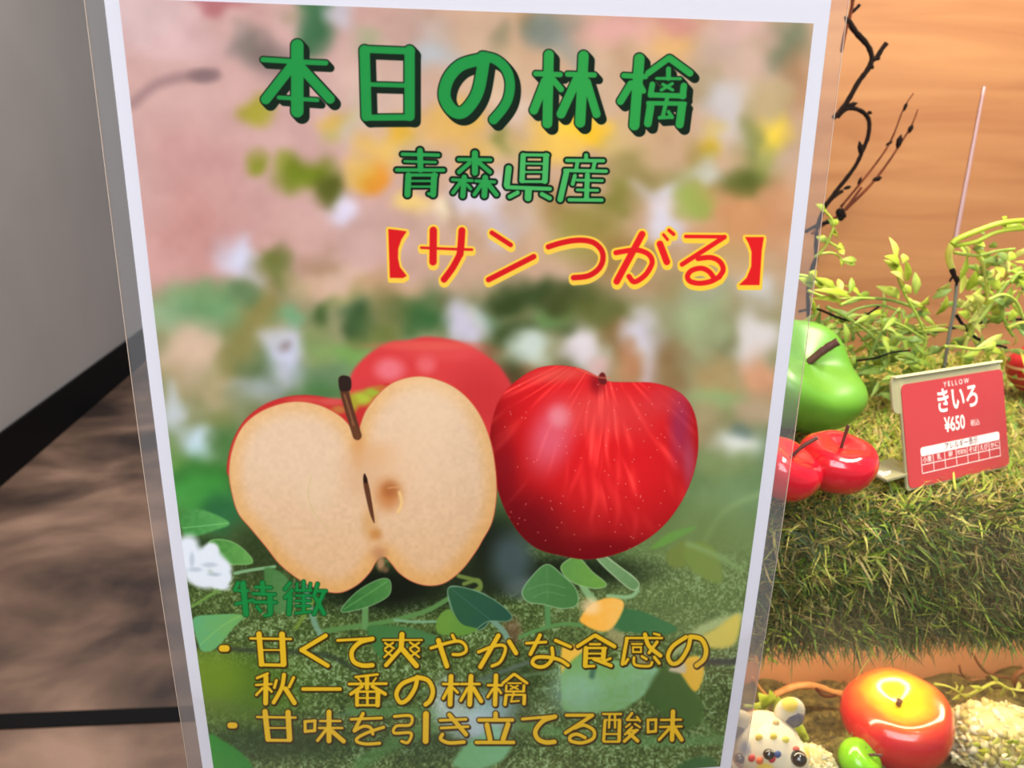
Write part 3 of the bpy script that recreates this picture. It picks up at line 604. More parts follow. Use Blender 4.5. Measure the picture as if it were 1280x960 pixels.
def rim_strip(u0, u1, v0, v1, n):
    prev = None
    for j in range(n + 1):
        v = v0 + (v1 - v0) * j / n
        f0 = surf(np.array(u0), np.array(v), .0002); f1 = surf(np.array(u1), np.array(v), .0002)
        ring = [bm.verts.new(f0), bm.verts.new(f1), bm.verts.new(f1 + [0, .0004, 0]), bm.verts.new(f0 + [0, .0004, 0])]
        if prev:
            for k in range(4): bm.faces.new((prev[k], prev[(k + 1) % 4], ring[(k + 1) % 4], ring[k]))
        else: bm.faces.new(ring[::-1])
        prev = ring
    bm.faces.new(prev)
rim_strip(PR + .0001, .1262, PBm - .0055, PT + .0055, 48)
rim_strip(-.0942, PL - .0001, PBm - .0055, PT + .0055, 48)
rim_strip(PL - .0001, PR + .0001, PT + .0001, PT + .0055, 1); rim_strip(PL - .0001, PR + .0001, PBm - .0055, PBm - .0001, 1)
bmesh.ops.recalc_face_normals(bm, faces=bm.faces)
from_bm('laminate_margin', bm, M_rim, po, None, False)
bm = bmesh.new()
def edge_line(u):
    tube(bm, [surf(np.array(u), np.array(v), .0004) for v in np.linspace(PBm - .0055, PT + .0055, 20)], .00012, None, 4, 1)
M_fe = clear('film_edge', .55, (255, 255, 255), .1, 1., (240, 226, 210))
edge_line(.1262); from_bm('film_edge', bm, M_fe, po, None, False)
bm = bmesh.new(); edge_line(-.0942); from_bm('film_edge', bm, M_fe, po, None, False)
# ================================================================ artificial turf
rng = np.random.RandomState(3)
def blades(name, P, N, length, width, lean, cols, m, parent, droop=.3, seg=3, kind='stuff', curl=0.):
    n = len(P); ln = length * (rng.uniform(.55, 1.25, n))[:, None]; wd = width * rng.uniform(.6, 1.3, n)[:, None]
    t = rng.normal(size=(n, 3)); t -= N * (t * N).sum(1)[:, None]; t /= np.linalg.norm(t, axis=1)[:, None]
    side = np.cross(t, N); D = N + t * lean * rng.uniform(.3, 1.3, n)[:, None]; D /= np.linalg.norm(D, axis=1)[:, None]
    sd = rng.normal(size=(n, 1)) * curl; V = []; 
    for k in range(seg + 1):
        s = k / seg; c = P + D * ln * s + t * ln * droop * s * s + np.array([0, 0, -1.]) * ln * droop * .6 * s * s + side * ln * sd * math.sin(s * 4.5)
        w = wd * (1 - s ** 2 * .75) * .5
        if k < seg: V += [c - side * w, c + side * w]
        else: V += [c]
    V = np.stack(V, 1); per = 2 * seg + 1; co = V.reshape(-1, 3); base_ = (np.arange(n) * per)[:, None]
    quads = np.concatenate([base_ + np.array([2 * k, 2 * k + 1, 2 * k + 3, 2 * k + 2]) for k in range(seg - 1)], 1).reshape(-1, 4)
    tris = (base_ + np.array([2 * seg - 2, 2 * seg - 1, 2 * seg])).reshape(-1, 3)
    me = bpy.data.meshes.new(name); nl = quads.size + tris.size
    me.vertices.add(len(co)); me.vertices.foreach_set('co', co.astype(np.float32).ravel())
    me.loops.add(nl); me.loops.foreach_set('vertex_index', np.concatenate([quads.ravel(), tris.ravel()]).astype(np.int32))
    me.polygons.add(len(quads) + len(tris))
    me.polygons.foreach_set('loop_start', np.concatenate([np.arange(len(quads)) * 4, quads.size + np.arange(len(tris)) * 3]).astype(np.int32))
    me.update(calc_edges=True)
    ca = me.color_attributes.new('tint', 'FLOAT_COLOR', 'POINT')
    C = np.array([L(c) for c in cols], np.float32)[rng.randint(0, len(cols), n)]; C[:, :3] *= rng.uniform(.7, 1.25, (n, 1))
    ca.data.foreach_set('color', np.repeat(C, per, 0).ravel())
    return link(name, me, m, parent, kind, False)
M_blade = attr_mat('grass_blade', .5, .42)
turf = empty('artificial_turf', (.3, EDGE, H + DECK), 'artificial grass mat covering the upper shelf and hanging over its front edge', 'artificial grass')
TX0, TX1 = .06, .505
prof = [(BACK - .004, 0), (EDGE + .02, 0), (EDGE + .008, -.003), (EDGE, -.012), (EDGE - .004, -.030), (EDGE - .005, -.074)]
bm = bmesh.new(); rows = []
for (y, z) in prof + [(y + (.0015 if i > 2 else 0), z - (.0015 if i <= 2 else 0)) for i, (y, z) in reversed(list(enumerate(prof)))]:
    rows.append([bm.verts.new((x, y, H + DECK + z + .0005)) for x in (TX0, TX1)])
for a, b in zip(rows, rows[1:] + rows[:1]): bm.faces.new((a[0], a[1], b[1], b[0]))
bm.faces.new([r[0] for r in rows]); bm.faces.new([r[1] for r in rows][::-1]); bmesh.ops.recalc_face_normals(bm, faces=bm.faces)
from_bm('mat_backing', bm, noisy('turf_backing', (38, 42, 22), (66, 62, 34), 90, .9), turf, None, False)
pr = np.array(prof); sg = np.diff(pr, axis=0); ll = np.linalg.norm(sg, axis=1); cum = np.concatenate([[0], np.cumsum(ll)])
def turf_points(n, s0, s1, x0, x1, p=1.):
    s = s0 + (s1 - s0) * rng.uniform(0, 1, n) ** p; i = np.clip(np.searchsorted(cum, s) - 1, 0, len(sg) - 1); f = ((s - cum[i]) / ll[i])[:, None]
    yz = pr[i] + sg[i] * f; x = rng.uniform(x0, x1, n); nn = np.stack([sg[i][:, 1], -sg[i][:, 0]], 1) / ll[i][:, None]
    return np.stack([x, yz[:, 0], H + DECK + yz[:, 1]], 1), np.stack([0 * x, nn[:, 0], nn[:, 1]], 1)
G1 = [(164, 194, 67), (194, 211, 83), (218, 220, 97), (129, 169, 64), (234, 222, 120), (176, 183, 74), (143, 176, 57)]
G2 = [(101, 127, 64), (118, 135, 70), (88, 112, 66), (151, 139, 84), (169, 147, 97), (103, 128, 84), (127, 131, 66)]  # darker blade tints: shade on the hanging front painted into the colour
TAN = [(214, 187, 115), (235, 207, 133), (185, 160, 97), (201, 185, 101)]
s_edge = cum[1]
P, N = turf_points(17000, 0, s_edge, .065, .5); blades('grass_blades', P, N, .0110, .0014, 1.0, G1 + TAN[:2], M_blade, turf, .35, 4, 'stuff', .10)
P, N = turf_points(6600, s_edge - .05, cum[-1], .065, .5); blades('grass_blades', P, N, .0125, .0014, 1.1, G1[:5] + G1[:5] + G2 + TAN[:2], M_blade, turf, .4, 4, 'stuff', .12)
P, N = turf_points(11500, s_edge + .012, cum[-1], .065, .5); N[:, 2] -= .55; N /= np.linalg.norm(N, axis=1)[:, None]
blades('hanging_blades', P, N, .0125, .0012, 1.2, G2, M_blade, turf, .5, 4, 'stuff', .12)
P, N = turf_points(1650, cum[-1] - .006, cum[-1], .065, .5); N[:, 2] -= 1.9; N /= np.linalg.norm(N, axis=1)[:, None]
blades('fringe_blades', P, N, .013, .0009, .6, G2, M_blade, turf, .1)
P, N = turf_points(15000, 0, cum[-1] - .012, .065, .5); blades('curled_thatch', P, N, .0100, .0009, 1.6, TAN, M_blade, turf, .2, 5, 'stuff', .22)

# ================================================================ lower tier moss
cL_ = at_y(1073, 951, .343)
moss_t = empty('moss_bed', (.28, .36, H + LOW), 'olive green moss bed on the lower deck under the hanging grass', 'moss')
M_mossb = noisy('olive_moss', (60, 52, 24), (124, 110, 54), 120, .95, (1, 1, 1), 8, .6)
bm = bmesh.new(); g = []
for i in range(60):
    for_ = []
    for j in range(26):
        x = .05 + i * .0077; y = .264 + j * (.443 - .264) / 25
        hgt = .006 * math.sin(x * 60) * math.sin(y * 70 + 1) + .005 * math.sin(x * 131 + y * 90)
        for_.append(bm.verts.new((x, y, H + LOW + .010 + (.445 - y) * .06 + .026 * math.exp(-((x - cL_.x) ** 2 + (y - cL_.y - .004) ** 2) / .0005) + hgt * .7 )))
    g.append(for_)
top = [bm.faces.new((g[i][j], g[i + 1][j], g[i + 1][j + 1], g[i][j + 1])) for i in range(59) for j in range(25)]
r = bmesh.ops.extrude_face_region(bm, geom=top)
for v in r['geom']:
    if isinstance(v, bmesh.types.BMVert): v.co.z = H + LOW - .0055
bmesh.ops.recalc_face_normals(bm, faces=bm.faces)
from_bm('moss_mat', bm, M_mossb, moss_t)
n = 16000; x = rng.uniform(.06, .50, n); y = rng.uniform(.275, .441, n)
z = H + LOW + .009 + (.445 - y) * .06 + .026 * np.exp(-((x - cL_.x) ** 2 + (y - cL_.y - .004) ** 2) / .0005) + .7 * (.006 * np.sin(x * 60) * np.sin(y * 70 + 1) + .005 * np.sin(x * 131 + y * 90)) 
blades('moss_fibres', np.stack([x, y, z], 1), np.tile([0, 0, 1.], (n, 1)), .004, .0008, 1.2, [(104, 92, 44), (136, 122, 60), (120, 116, 56), (90, 84, 40)], M_blade, moss_t, .4)

# ================================================================ apples
def apple_mesh(name, R, ht, dim, lobes=5, lob=.04, dimw=.5, seg=48, rings=36, sway=0., base=.5):
    bm = bmesh.new(); rws = []
    for i in range(rings + 1):
        t = i / rings * math.pi                                # from stem pole to calyx pole
        st_, ct = math.sin(t), math.cos(t)
        r = st_ * (1 + .16 * ct) ; zz = ct * ht
        d1 = math.exp(-(t / dimw) ** 2) * dim; d2 = math.exp(-((math.pi - t) / .42) ** 2) * dim * base
        zz += -d1 + d2
        row = []
        for k in range(seg):
            a = 2 * math.pi * k / seg; q = 1 + lob * math.cos(lobes * a + sway) * (.35 + .65 * math.sin(t * .5 + .2 if t < 1.6 else 1.2)) * min(1, st_ * 2)
            zl = lob * .9 * math.cos(lobes * a + sway) * st_ * (1 if t < 1.5 else -1.2 * abs(ct))
            row.append((r * q * math.cos(a) * R, r * q * math.sin(a) * R, (zz + zl * abs(ct) * 1.2) * R))
        rws.append(row)
    top_ = bm.verts.new((0, 0, rws[0][0][2])); bot = bm.verts.new((0, 0, rws[-1][0][2]))
    vr = [[bm.verts.new(p) for p in row] for row in rws[1:-1]]
    for k in range(seg):
        bm.faces.new((top_, vr[0][k], vr[0][(k + 1) % seg])); bm.faces.new((bot, vr[-1][(k + 1) % seg], vr[-1][k]))
    for a, b in zip(vr, vr[1:]):
        for k in range(seg): bm.faces.new((a[k], b[k], b[(k + 1) % seg], a[(k + 1) % seg]))
    return bm
def set_rot(o, axis):
    o.rotation_euler = Vector((0, 0, 1)).rotation_difference(Vector(axis).normalized()).to_euler()
def apple(name, label, c, R, ht, dim, m, axis, stem, stem_r, mstem, group=None, cat='apple ornament', **kw):
    e = empty(name, c, label, cat, group); set_rot(e, axis)
    bm = apple_mesh(name, R, ht, dim, **kw); me = bpy.data.meshes.new('body'); bm.to_mesh(me); bm.free()
    b_ = link('body', me, m); b_.parent = e
    if stem:
        bm = bmesh.new(); tube(bm, [Vector(s_) * R for s_ in stem], stem_r, stem_r * 1.1, 10, 5, .06)
        if kw.get('cap', 0): pass
        me = bpy.data.meshes.new('stem'); bm.to_mesh(me); bm.free(); s = link('stem', me, mstem); s.parent = e
    return e
M_green = noisy('green_lacquer', (94, 152, 46), (108, 166, 56), 20, .34, coat=0)
M_stem = noisy('brown_stem', (74, 40, 36), (104, 62, 52), 60, .6)
M_red = noisy('red_lacquer', (206, 14, 34), (222, 20, 44), 20, .16, coat=.8)
cG = at_z(994, 468, DECK + .0440)
eG = apple('green_apple', 'large glossy green apple with brown stem on the grass beside the poster edge', cG, .0398, .92, .62, M_green, (.30, -.50, .80),
      [(.02, 0, .26), (.10, .06, .46), (.18, .10, .62), (.25, .12, .74)], .0024, M_stem, lobes=4, lob=.085, dimw=.74, sway=2.6)
c1 = at_z(1046, 579, DECK + .0245); c2 = at_z(979, 587, DECK + .0245)
m1 = apple('mini_apple', 'small glossy red apple in front of the green apple, upright stem, nearer the price card', c1, .0193, .82, .34, M_red, (.02, -.16, 1),
      [(0, 0, .45), (.02, .02, .9), (.05, .04, 1.12)], .0008, M_stem, 'small red apples on the upper grass', lob=.02)
m2 = apple('mini_apple', 'small glossy red apple half behind the clear edge of the poster, stem leaning right', c2, .0186, .82, .34, M_red, (.34, -.22, 1),
      [(0, 0, .45), (.12, .02, .8), (.40, .08, 1.15)], .0009, M_stem, 'small red apples on the upper grass', lob=.02)
# big red and yellow apple of the lower tier
M_blush = mat('blush_apple', (226, 40, 44), .22, .5); bs = M_blush.node_tree.nodes['Principled BSDF']; bs.inputs['Coat Weight'].default_value = .7; bs.inputs['Coat Roughness'].default_value = .08
tc = nd(M_blush, 'ShaderNodeTexCoord'); sx = nd(M_blush, 'ShaderNodeSeparateXYZ'); nz = nd(M_blush, 'ShaderNodeTexNoise', Scale=50., Detail=4.)
ad = nd(M_blush, 'ShaderNodeMath', operation='MULTIPLY_ADD'); ad.inputs[1].default_value = .010; rp = nd(M_blush, 'ShaderNodeValToRGB')
ln_ = nd(M_blush, 'ShaderNodeVectorMath', operation='LENGTH'); mz = nd(M_blush, 'ShaderNodeVectorMath', operation='SUBTRACT'); mz.inputs[1].default_value = (.002, .002, .026)
lk(M_blush, tc.outputs['Object'], mz.inputs[0]); lk(M_blush, mz.outputs[0], ln_.inputs[0]); lk(M_blush, tc.outputs['Object'], nz.inputs['Vector'])
lk(M_blush, nz.outputs['Fac'], ad.inputs[0]); lk(M_blush, ln_.outputs['Value'], ad.inputs[2]); lk(M_blush, ad.outputs[0], rp.inputs[0]); lk(M_blush, rp.outputs[0], bs.inputs['Base Color'])
rp.color_ramp.elements[0].position = .016; rp.color_ramp.elements[0].color = L((232, 196, 40)); rp.color_ramp.elements[1].position = .038; rp.color_ramp.elements[1].color = L((204, 34, 40))
e_ = rp.color_ramp.elements.new(.027); e_.color = L((226, 104, 44))
cB = at_z(1120, 904, LOW + .013 + .0295)
apple('red_apple', 'large glossy red apple with a yellow top, under the hanging grass on the lower moss', cB, .0318, .93, .46, M_blush, (-.16, -.12, 1), [(0, 0, .50), (.01, 0, .56), (.02, 0, .62)], .0016, M_stem, lob=.02, dimw=.5)
M_lime = noisy('lime_lacquer', (120, 196, 30), (134, 208, 40), 20, .22, coat=.6)
apple('lime_apple', 'tiny lime green apple with a dark stem, in front of the large red apple', cL_, .0126, .90, .24, M_lime, (.42, -.30, .85),
      [(0, 0, .50), (.1, -.1, .85), (.35, -.2, 1.1)], .0008, M_stem, lob=.005)
# striped ornament at the right edge of the frame
M_str = mat('red_with_cream_lines', (190, 28, 36), .25, .5); tcs = nd(M_str, 'ShaderNodeTexCoord'); wv = nd(M_str, 'ShaderNodeTexWave', Scale=46., Distortion=1.2); wv.bands_direction = 'Z'; wv.inputs['Detail Scale'].default_value = .4
rps = nd(M_str, 'ShaderNodeValToRGB'); rps.color_ramp.elements[0].position = .80; rps.color_ramp.elements[0].color = L((186, 26, 36)); rps.color_ramp.elements[1].position = .93; rps.color_ramp.elements[1].color = L((232, 180, 130))
lk(M_str, tcs.outputs['Object'], wv.inputs['Vector']); lk(M_str, wv.outputs['Fac'], rps.inputs[0]); lk(M_str, rps.outputs[0], M_str.node_tree.nodes['Principled BSDF'].inputs['Base Color'])
cS = at_z(1303, 462, DECK + .0275)
apple('striped_apple', 'red apple wrapped in thin cream lines behind the right side of the price card', cS, .0215, .95, .30, M_str, (-.42, .1, .9),
      [(0, 0, .5), (.03, .02, .9), (.08, .02, 1.2)], .0009, M_stem, lob=.02)

# ================================================================ price card
ZB = DECK + .006
bl = at_z(1133, 611, ZB); br = at_z(1263, 580, ZB)
ux = (br - bl); CW = ux.length; ux.normalize(); bk = Vector((-ux.y, ux.x, 0))
best = None
for a_ in np.linspace(0, .6, 61):          # lean back angle that gives the seen height on both sides
    uz = Vector((0, 0, 1)) * math.cos(a_) + bk * math.sin(a_); nn = ux.cross(uz); h_ = []
    for o_, (px, py) in ((bl, (1116, 468)), (br, (1254, 455))):
        d_ = ray(px, py); s_ = (bl - Vector((0, 0, H))).dot(nn) / d_.dot(nn); p_ = Vector((0, 0, H)) + d_ * s_ - bl; h_.append((p_.dot(ux), p_.dot(uz)))
    er = abs(h_[0][1] - h_[1][1]) + abs(h_[0][0]) + abs(h_[1][0] - CW)
    if best is None or er < best[0]: best = (er, a_, h_)
CA_ = best[1]; CH = (best[2][0][1] + best[2][1][1]) / 2
uz = Vector((0, 0, 1)) * math.cos(CA_) + bk * math.sin(CA_); un = -ux.cross(uz)   # un points away from or toward camera
if un.y > 0: un = -un
card = empty('price_card', bl + ux * CW / 2, 'red price card with white Japanese lettering in a clear holder on the grass', 'price card')
CM = Matrix(((ux.x, uz.x, un.x, bl.x), (ux.y, uz.y, un.y, bl.y), (ux.z, uz.z, un.z, bl.z), (0, 0, 0, 1)))
def rr(bm, x0, y0, x1, y1, r, z0, z1, rs=(1, 1, 1, 1)):
    pts = []
    for (cx, cy, a0), f in zip(((x1 - r, y0 + r, -90), (x1 - r, y1 - r, 0), (x0 + r, y1 - r, 90), (x0 + r, y0 + r, 180)), rs):
        rr_ = r * f
        cx = cx + (r - rr_) * (1 if cx > (x0 + x1) / 2 else -1); cy = cy + (r - rr_) * (1 if cy > (y0 + y1) / 2 else -1)
        for k in range(6): a = math.radians(a0 + 18 * k); pts.append((cx + rr_ * math.cos(a), cy + rr_ * math.sin(a)))
    lo = [bm.verts.new(CM @ Vector((x, y, z0))) for x, y in pts]; hi = [bm.verts.new(CM @ Vector((x, y, z1))) for x, y in pts]
    f = [bm.faces.new(lo[::-1]), bm.faces.new(hi)] + [bm.faces.new((lo[i], lo[(i + 1) % len(pts)], hi[(i + 1) % len(pts)], hi[i])) for i in range(len(pts))]
    bmesh.ops.recalc_face_normals(bm, faces=f)
k = CW / 660.                                # units of the zoomed card: about 660 wide, 700 high
def cbox(bm, x0, y0, x1, y1, z0, z1, r=8): rr(bm, x0 * k, y0 * k, x1 * k, y1 * k, r * k, z0, z1)
HU = CH / k
M_card = noisy('red_card_print', (186, 60, 66), (196, 64, 68), 12, .38)
M_white = mat('white_print', (250, 236, 232), .5)
M_hold = clear('clear_holder', .42, (254, 254, 246), .08, 1., (242, 234, 184))
bm = bmesh.new(); cbox(bm, 8, -12, 648, HU, -.0016, -.0004, 14); cbox(bm, -34, HU - 150, 40, HU + 2, -.0016, -.0005, 30); from_bm('holder', bm, M_hold, card, None, False)
bm = bmesh.new(); cbox(bm, -20, HU - 3, 650, HU + 5, -.0020, .0008, 3); from_bm('holder_top_edge', bm, mat('lit_acrylic_edge', (246, 238, 190), .3), card, None, False)
bm = bmesh.new(); cbox(bm, 16, -4, 652, HU - 34, -.0003, .0001, 26); from_bm('card', bm, M_card, card, None, False)
T = HU / 700.
bm = bmesh.new()
def yb(v): return (700 - v) * T               # v measured downward from the holder's top
cbox(bm, 98, yb(520), 598, yb(464), .00012, .00018, 12)
y1_, y2_, y3_ = 520, 574, 628
for v in (y2_, y3_): cbox(bm, 98, yb(v) - 1.5, 598, yb(v) + 1.5, .00012, .00018, 1)
for i_ in range(8):
    u_ = 99 + i_ * (497 / 7); cbox(bm, u_ - 1.3, yb(y3_), u_ + 1.3, yb(y1_), .00012, .00018, 1)
from_bm('allergen_grid', bm, M_white, card, None, False)
def text_mesh(name, items, m, parent, z=.0002):
    bm = bmesh.new()
    for (s_, u_, v_, size, off, sxx) in items:
        cu = bpy.data.curves.new('t', 'FONT'); cu.body = s_; cu.size = size * k; cu.offset = off * k; cu.align_x = 'CENTER'; cu.align_y = 'CENTER'; cu.resolution_u = 3
        ob = bpy.data.objects.new('t', cu); COL.objects.link(ob); bpy.context.view_layer.update()
        me = bpy.data.meshes.new_from_object(ob.evaluated_get(bpy.context.evaluated_depsgraph_get()))
        n0 = len(bm.verts); bm.from_mesh(me); bm.verts.ensure_lookup_table()
        for v in bm.verts[n0:]: v.co = CM @ Vector((v.co.x * sxx + u_ * k, v.co.y + yb(v_) * k, z))
        bpy.data.objects.remove(ob); bpy.data.curves.remove(cu); bpy.data.meshes.remove(me)
    return from_bm(name, bm, m, parent, None, False)
text_mesh('card_lettering', [('Y E L L O W', 346, 94, 30, .1, 1.0), ('きいろ', 348, 205, 112, 2.4, .82), ('¥650', 318, 358, 84, 1.6, .74), ('税込', 446, 376, 30, 0, 1)] +
    [(w_2, 99 + (i_ + .5) * (497 / 7), 547, 27 if len(w_2) < 3 else 20, .2, 1) for i_, w_2 in enumerate(['小麦', '乳', '卵', '落花生', 'そば', 'えび', 'かに'])], M_white, card)
text_mesh('heading_lettering', [('アレルギー表示', 348, 492, 34, .2, .9)], mat('brown_print', (110, 50, 44), .5), card, .0003)
# clear strip with white print lying left of the card
s0, s1 = at_z(1096, 597, ZB + .006), at_z(1140, 585, ZB + .006)
dS = (s1 - s0).normalized(); pS = Vector((-dS.y, dS.x, 0))
strip = empty('label_strip', (s0 + s1) / 2, 'clear acrylic strip with white print lying on the grass left of the red card', 'label')
bm = bmesh.new(); q = [s0 - pS * .006, s1 - pS * .006, s1 + pS * .012, s0 + pS * .012]
lo = [bm.verts.new(p) for p in q]; hi = [bm.verts.new(p + Vector((0, 0, .0012))) for p in q]
f = [bm.faces.new(lo), bm.faces.new(hi)] + [bm.faces.new((lo[i], lo[(i + 1) % 4], hi[(i + 1) % 4], hi[i])) for i in range(4)]
bmesh.ops.recalc_face_normals(bm, faces=f); from_bm('strip', bm, M_hold, strip, None, False)
bm = bmesh.new()
def bar(u0, v0, u1, v1):
    a = s0 + dS * u0 + pS * v0; b = s0 + dS * u1 + pS * v1; z = Vector((0, 0, .0016)); tube(bm, [a + z, b + z], .0004, None, 4)
for q in ((.0015, -.002, .0015, .002), (.0015, .002, .0055, .002), (.0055, .002, .0055, -.002), (.0015, -.002, .0055, -.002), (.0015, 0, .0055, 0), (.0075, 0, .0105, 0), (.0075, -.002, .0075, .001)): bar(*q)
from_bm('strip_print', bm, M_white, strip, None, False)

# ================================================================ foliage
M_leafs = [noisy('yellow_green_leaf%d' % i, c, c2, 40, .4, (1, 1, 1), 3) for i, (c, c2) in enumerate([((188, 208, 56), (210, 224, 90)), ((164, 194, 68), (196, 214, 100)), ((212, 218, 90), (228, 228, 136)), ((138, 172, 74), (168, 192, 96))])]
for m in M_leafs:
    b = m.node_tree.nodes['Principled BSDF']; out = m.node_tree.nodes['Material Output']; tl = nd(m, 'ShaderNodeBsdfTranslucent'); mx = nd(m, 'ShaderNodeMixShader'); mx.inputs[0].default_value = .4
    lk(m, b.inputs['Base Color'].links[0].from_socket, tl.inputs[0]); lk(m, b.outputs[0], mx.inputs[1]); lk(m, tl.outputs[0], mx.inputs[2]); lk(m, mx.outputs[0], out.inputs[0])
M_st = noisy('green_vine_stem', (150, 176, 60), (180, 198, 84), 30, .45)
M_dk = noisy('dark_twig_bark', (12, 7, 6), (30, 16, 11), 70, .8, (1, 1, 1), 6, .3, spec=.08)
M_rt = noisy('reddish_twig_bark', (78, 36, 22), (104, 52, 30), 70, .8, spec=.1)
def leaf_geo(bm, a, b, w, nrm, fold=.25, curve=.08):
    a, b = Vector(a), Vector(b); d = b - a; l = d.length; d.normalize(); s = d.cross(nrm).normalized(); nn = s.cross(d).normalized(); th = nn * .00018
    L_, R_, C_ = [], [], []
    for t, ww in ((0, .12), (.2, .62), (.45, 1), (.7, .78), (.9, .32), (1, .03)):
        c = a + d * l * t + nn * l * curve * math.sin(t * math.pi); C_.append(c)
        L_.append(c - s * w * .5 * ww + nn * w * fold * ww); R_.append(c + s * w * .5 * ww + nn * w * fold * ww)
    T_ = [[bm.verts.new(p) for p in r] for r in (L_, C_, R_)]; B_ = [[bm.verts.new(p - th) for p in r] for r in (L_, C_, R_)]
    for i in range(5):
        for j in (0, 1):
            bm.faces.new((T_[j][i], T_[j][i + 1], T_[j + 1][i + 1], T_[j + 1][i])); bm.faces.new((B_[j][i], B_[j + 1][i], B_[j + 1][i + 1], B_[j][i + 1]))
        bm.faces.new((T_[0][i], B_[0][i], B_[0][i + 1], T_[0][i + 1])); bm.faces.new((T_[2][i], T_[2][i + 1], B_[2][i + 1], B_[2][i]))
R3 = random.Random(11)
def px_leaf(parent, p0, p1, y, w, k_=0, dy=None):
    a = at_y(*p0, y); b = at_y(*p1, y + (R3.uniform(-.012, .012) if dy is None else dy))
    bm = bmesh.new(); n_ = Vector((R3.uniform(-.5, .5), -1, R3.uniform(.1, .9))); leaf_geo(bm, a, b, w * 1.12, n_)
    return from_bm('leaf', bm, M_leafs[k_], parent)
def c5(p): return (p[0] / 6 + 1000, p[1] / 6 + 240)
def c4(p): return (p[0] / 6 + 1160, p[1] / 6 + 260)
def stem(parent, pts, y, r0, r1=None, m=None, name='stem', dz=0, bump=0, yy_=None):
    bm = bmesh.new(); n_ = len(pts); P = [at_y(*p, y + dz * i / max(1, n_ - 1)) for i, p in enumerate(pts)]
    tube(bm, P, r0, r1, 8, 5, bump); return from_bm(name, bm, m or M_st, parent)
GZ = H + DECK
# upright sprig in front of the wooden panel
sA = empty('leafy_sprig', at_z(1150, 470, DECK), 'upright yellow green sprig left of the price card, against the wood panel', 'plant', )
stem(sA, [(1143, 492), (1149, 452), (1157, 425), (1148, 398), (1128, 362), (1116, 326)], .47, .0013, .0007)
stem(sA, [(1157, 425), (1130, 408), (1104, 398)], .47, .001, .0006)
for a_, b_ in [((715,520),(668,338)),((745,550),(632,482)),((770,640),(628,508)),((775,705),(678,598)),((770,535),(775,462)),((800,670),(795,512)),((865,770),(862,600)),((735,790),(570,704)),((740,800),(652,708)),((830,760),(760,690)),((905,840),(960,790)),((690,560),(740,500))]:
    px_leaf(sA, c5(a_), c5(b_), .47, R3.uniform(.0045, .006), R3.choice([0, 1, 2]))
for a_, b_ in [((1146,440),(1110,412)),((1150,455),(1118,440)),((1150,470),(1130,450))]: px_leaf(sA, a_, b_, .465, .004, R3.choice([1, 3]))
# tangled bush left of it, behind the green apple
sB = empty('foliage_clump', at_z(1060, 480, DECK), 'tangled bright green foliage clump behind the large green apple', 'plant')
for pts in ([(870,870),(700,815),(500,795),(380,830),(300,850)],[(300,850),(420,800),(560,800)],[(-40,620),(80,640),(220,700),(360,760)],[(60,740),(160,780),(300,800),(420,790)],[(300,960),(420,880),(600,850),(760,900)],[(500,1300),(560,1150),(640,1000),(740,880)],[(740,870),(745,1000),(700,1150),(640,1300)],[(200,860),(380,960),(560,1100),(620,1300)]):
    stem(sB, [c5(p) for p in pts], .475 + R3.uniform(-.02, .02), .0011, .0007, R3.choice([M_st, M_leafs[3]]))
for a_, b_ in [((120,660),(70,598)),((260,740),(120,640)),((370,760),(385,640)),((380,790),(100,735)),((310,760),(285,650)),((400,800),(520,760)),((240,780),(60,650)),((330,840),(90,800)),((300,800),(160,720)),((450,780),(330,700)),((100,720),(-20,640)),((180,700),(110,640)),((60,700),(70,600))]:
    px_leaf(sB, c5(a_), c5(b_), .475, R3.uniform(.004, .006), R3.choice([0, 0, 1, 2]))
for i in range(210):
    x_ = R3.uniform(1000, 1165); y_ = R3.uniform(388, 505)
    if x_ < 1075 and y_ > 470: continue
    an = R3.uniform(0, 6.28); l_ = R3.uniform(18, 42)
    px_leaf(sB, (x_, y_), (x_ + l_ * math.cos(an), y_ + l_ * math.sin(an) * .7), R3.uniform(.46, .52), R3.uniform(.0025, .0045), R3.choice([0, 1, 3, 3, 1]))
for i in range(40):
    x_ = R3.uniform(1000, 1140); y_ = R3.uniform(400, 480)
    stem(sB, [(x_, y_), (x_ + R3.uniform(5, 30), y_ + R3.uniform(-14, 14)), (x_ + R3.uniform(25, 60), y_ + R3.uniform(-20, 26))], R3.uniform(.47, .5), .0006, None, R3.choice([M_st, M_leafs[3], M_leafs[1]]))
# small sprig hanging on the branch
sC = empty('small_sprig', at_y(1020, 320, .54), 'small green sprig growing by the dark branch beside the poster edge', 'plant')
stem(sC, [c5(p) for p in [(110,490),(180,420),(220,350),(250,260),(230,190),(150,110)]], .54, .0011, .0007)
stem(sC, [c5(p) for p in [(150,465),(230,455),(290,480),(320,520)]], .54, .0009, .0006)
stem(sC, [c5(p) for p in [(210,370),(260,400),(320,430)]], .54, .0009, .0006)
for a_, b_ in [((240,260),(195,200)),((240,250),(285,205)),((245,310),(275,345)),((245,300),(265,290)),((205,370),(120,335)),((300,500),(310,560)),((310,510),(425,515)),((320,520),(415,548)),((290,440),(330,470)),((270,430),(320,400)),((180,150),(120,90)),((170,140),(200,180)),((200,360),(140,360))]:
    px_leaf(sC, c5(a_), c5(b_), .54, .0045, R3.choice([0, 1, 3]))
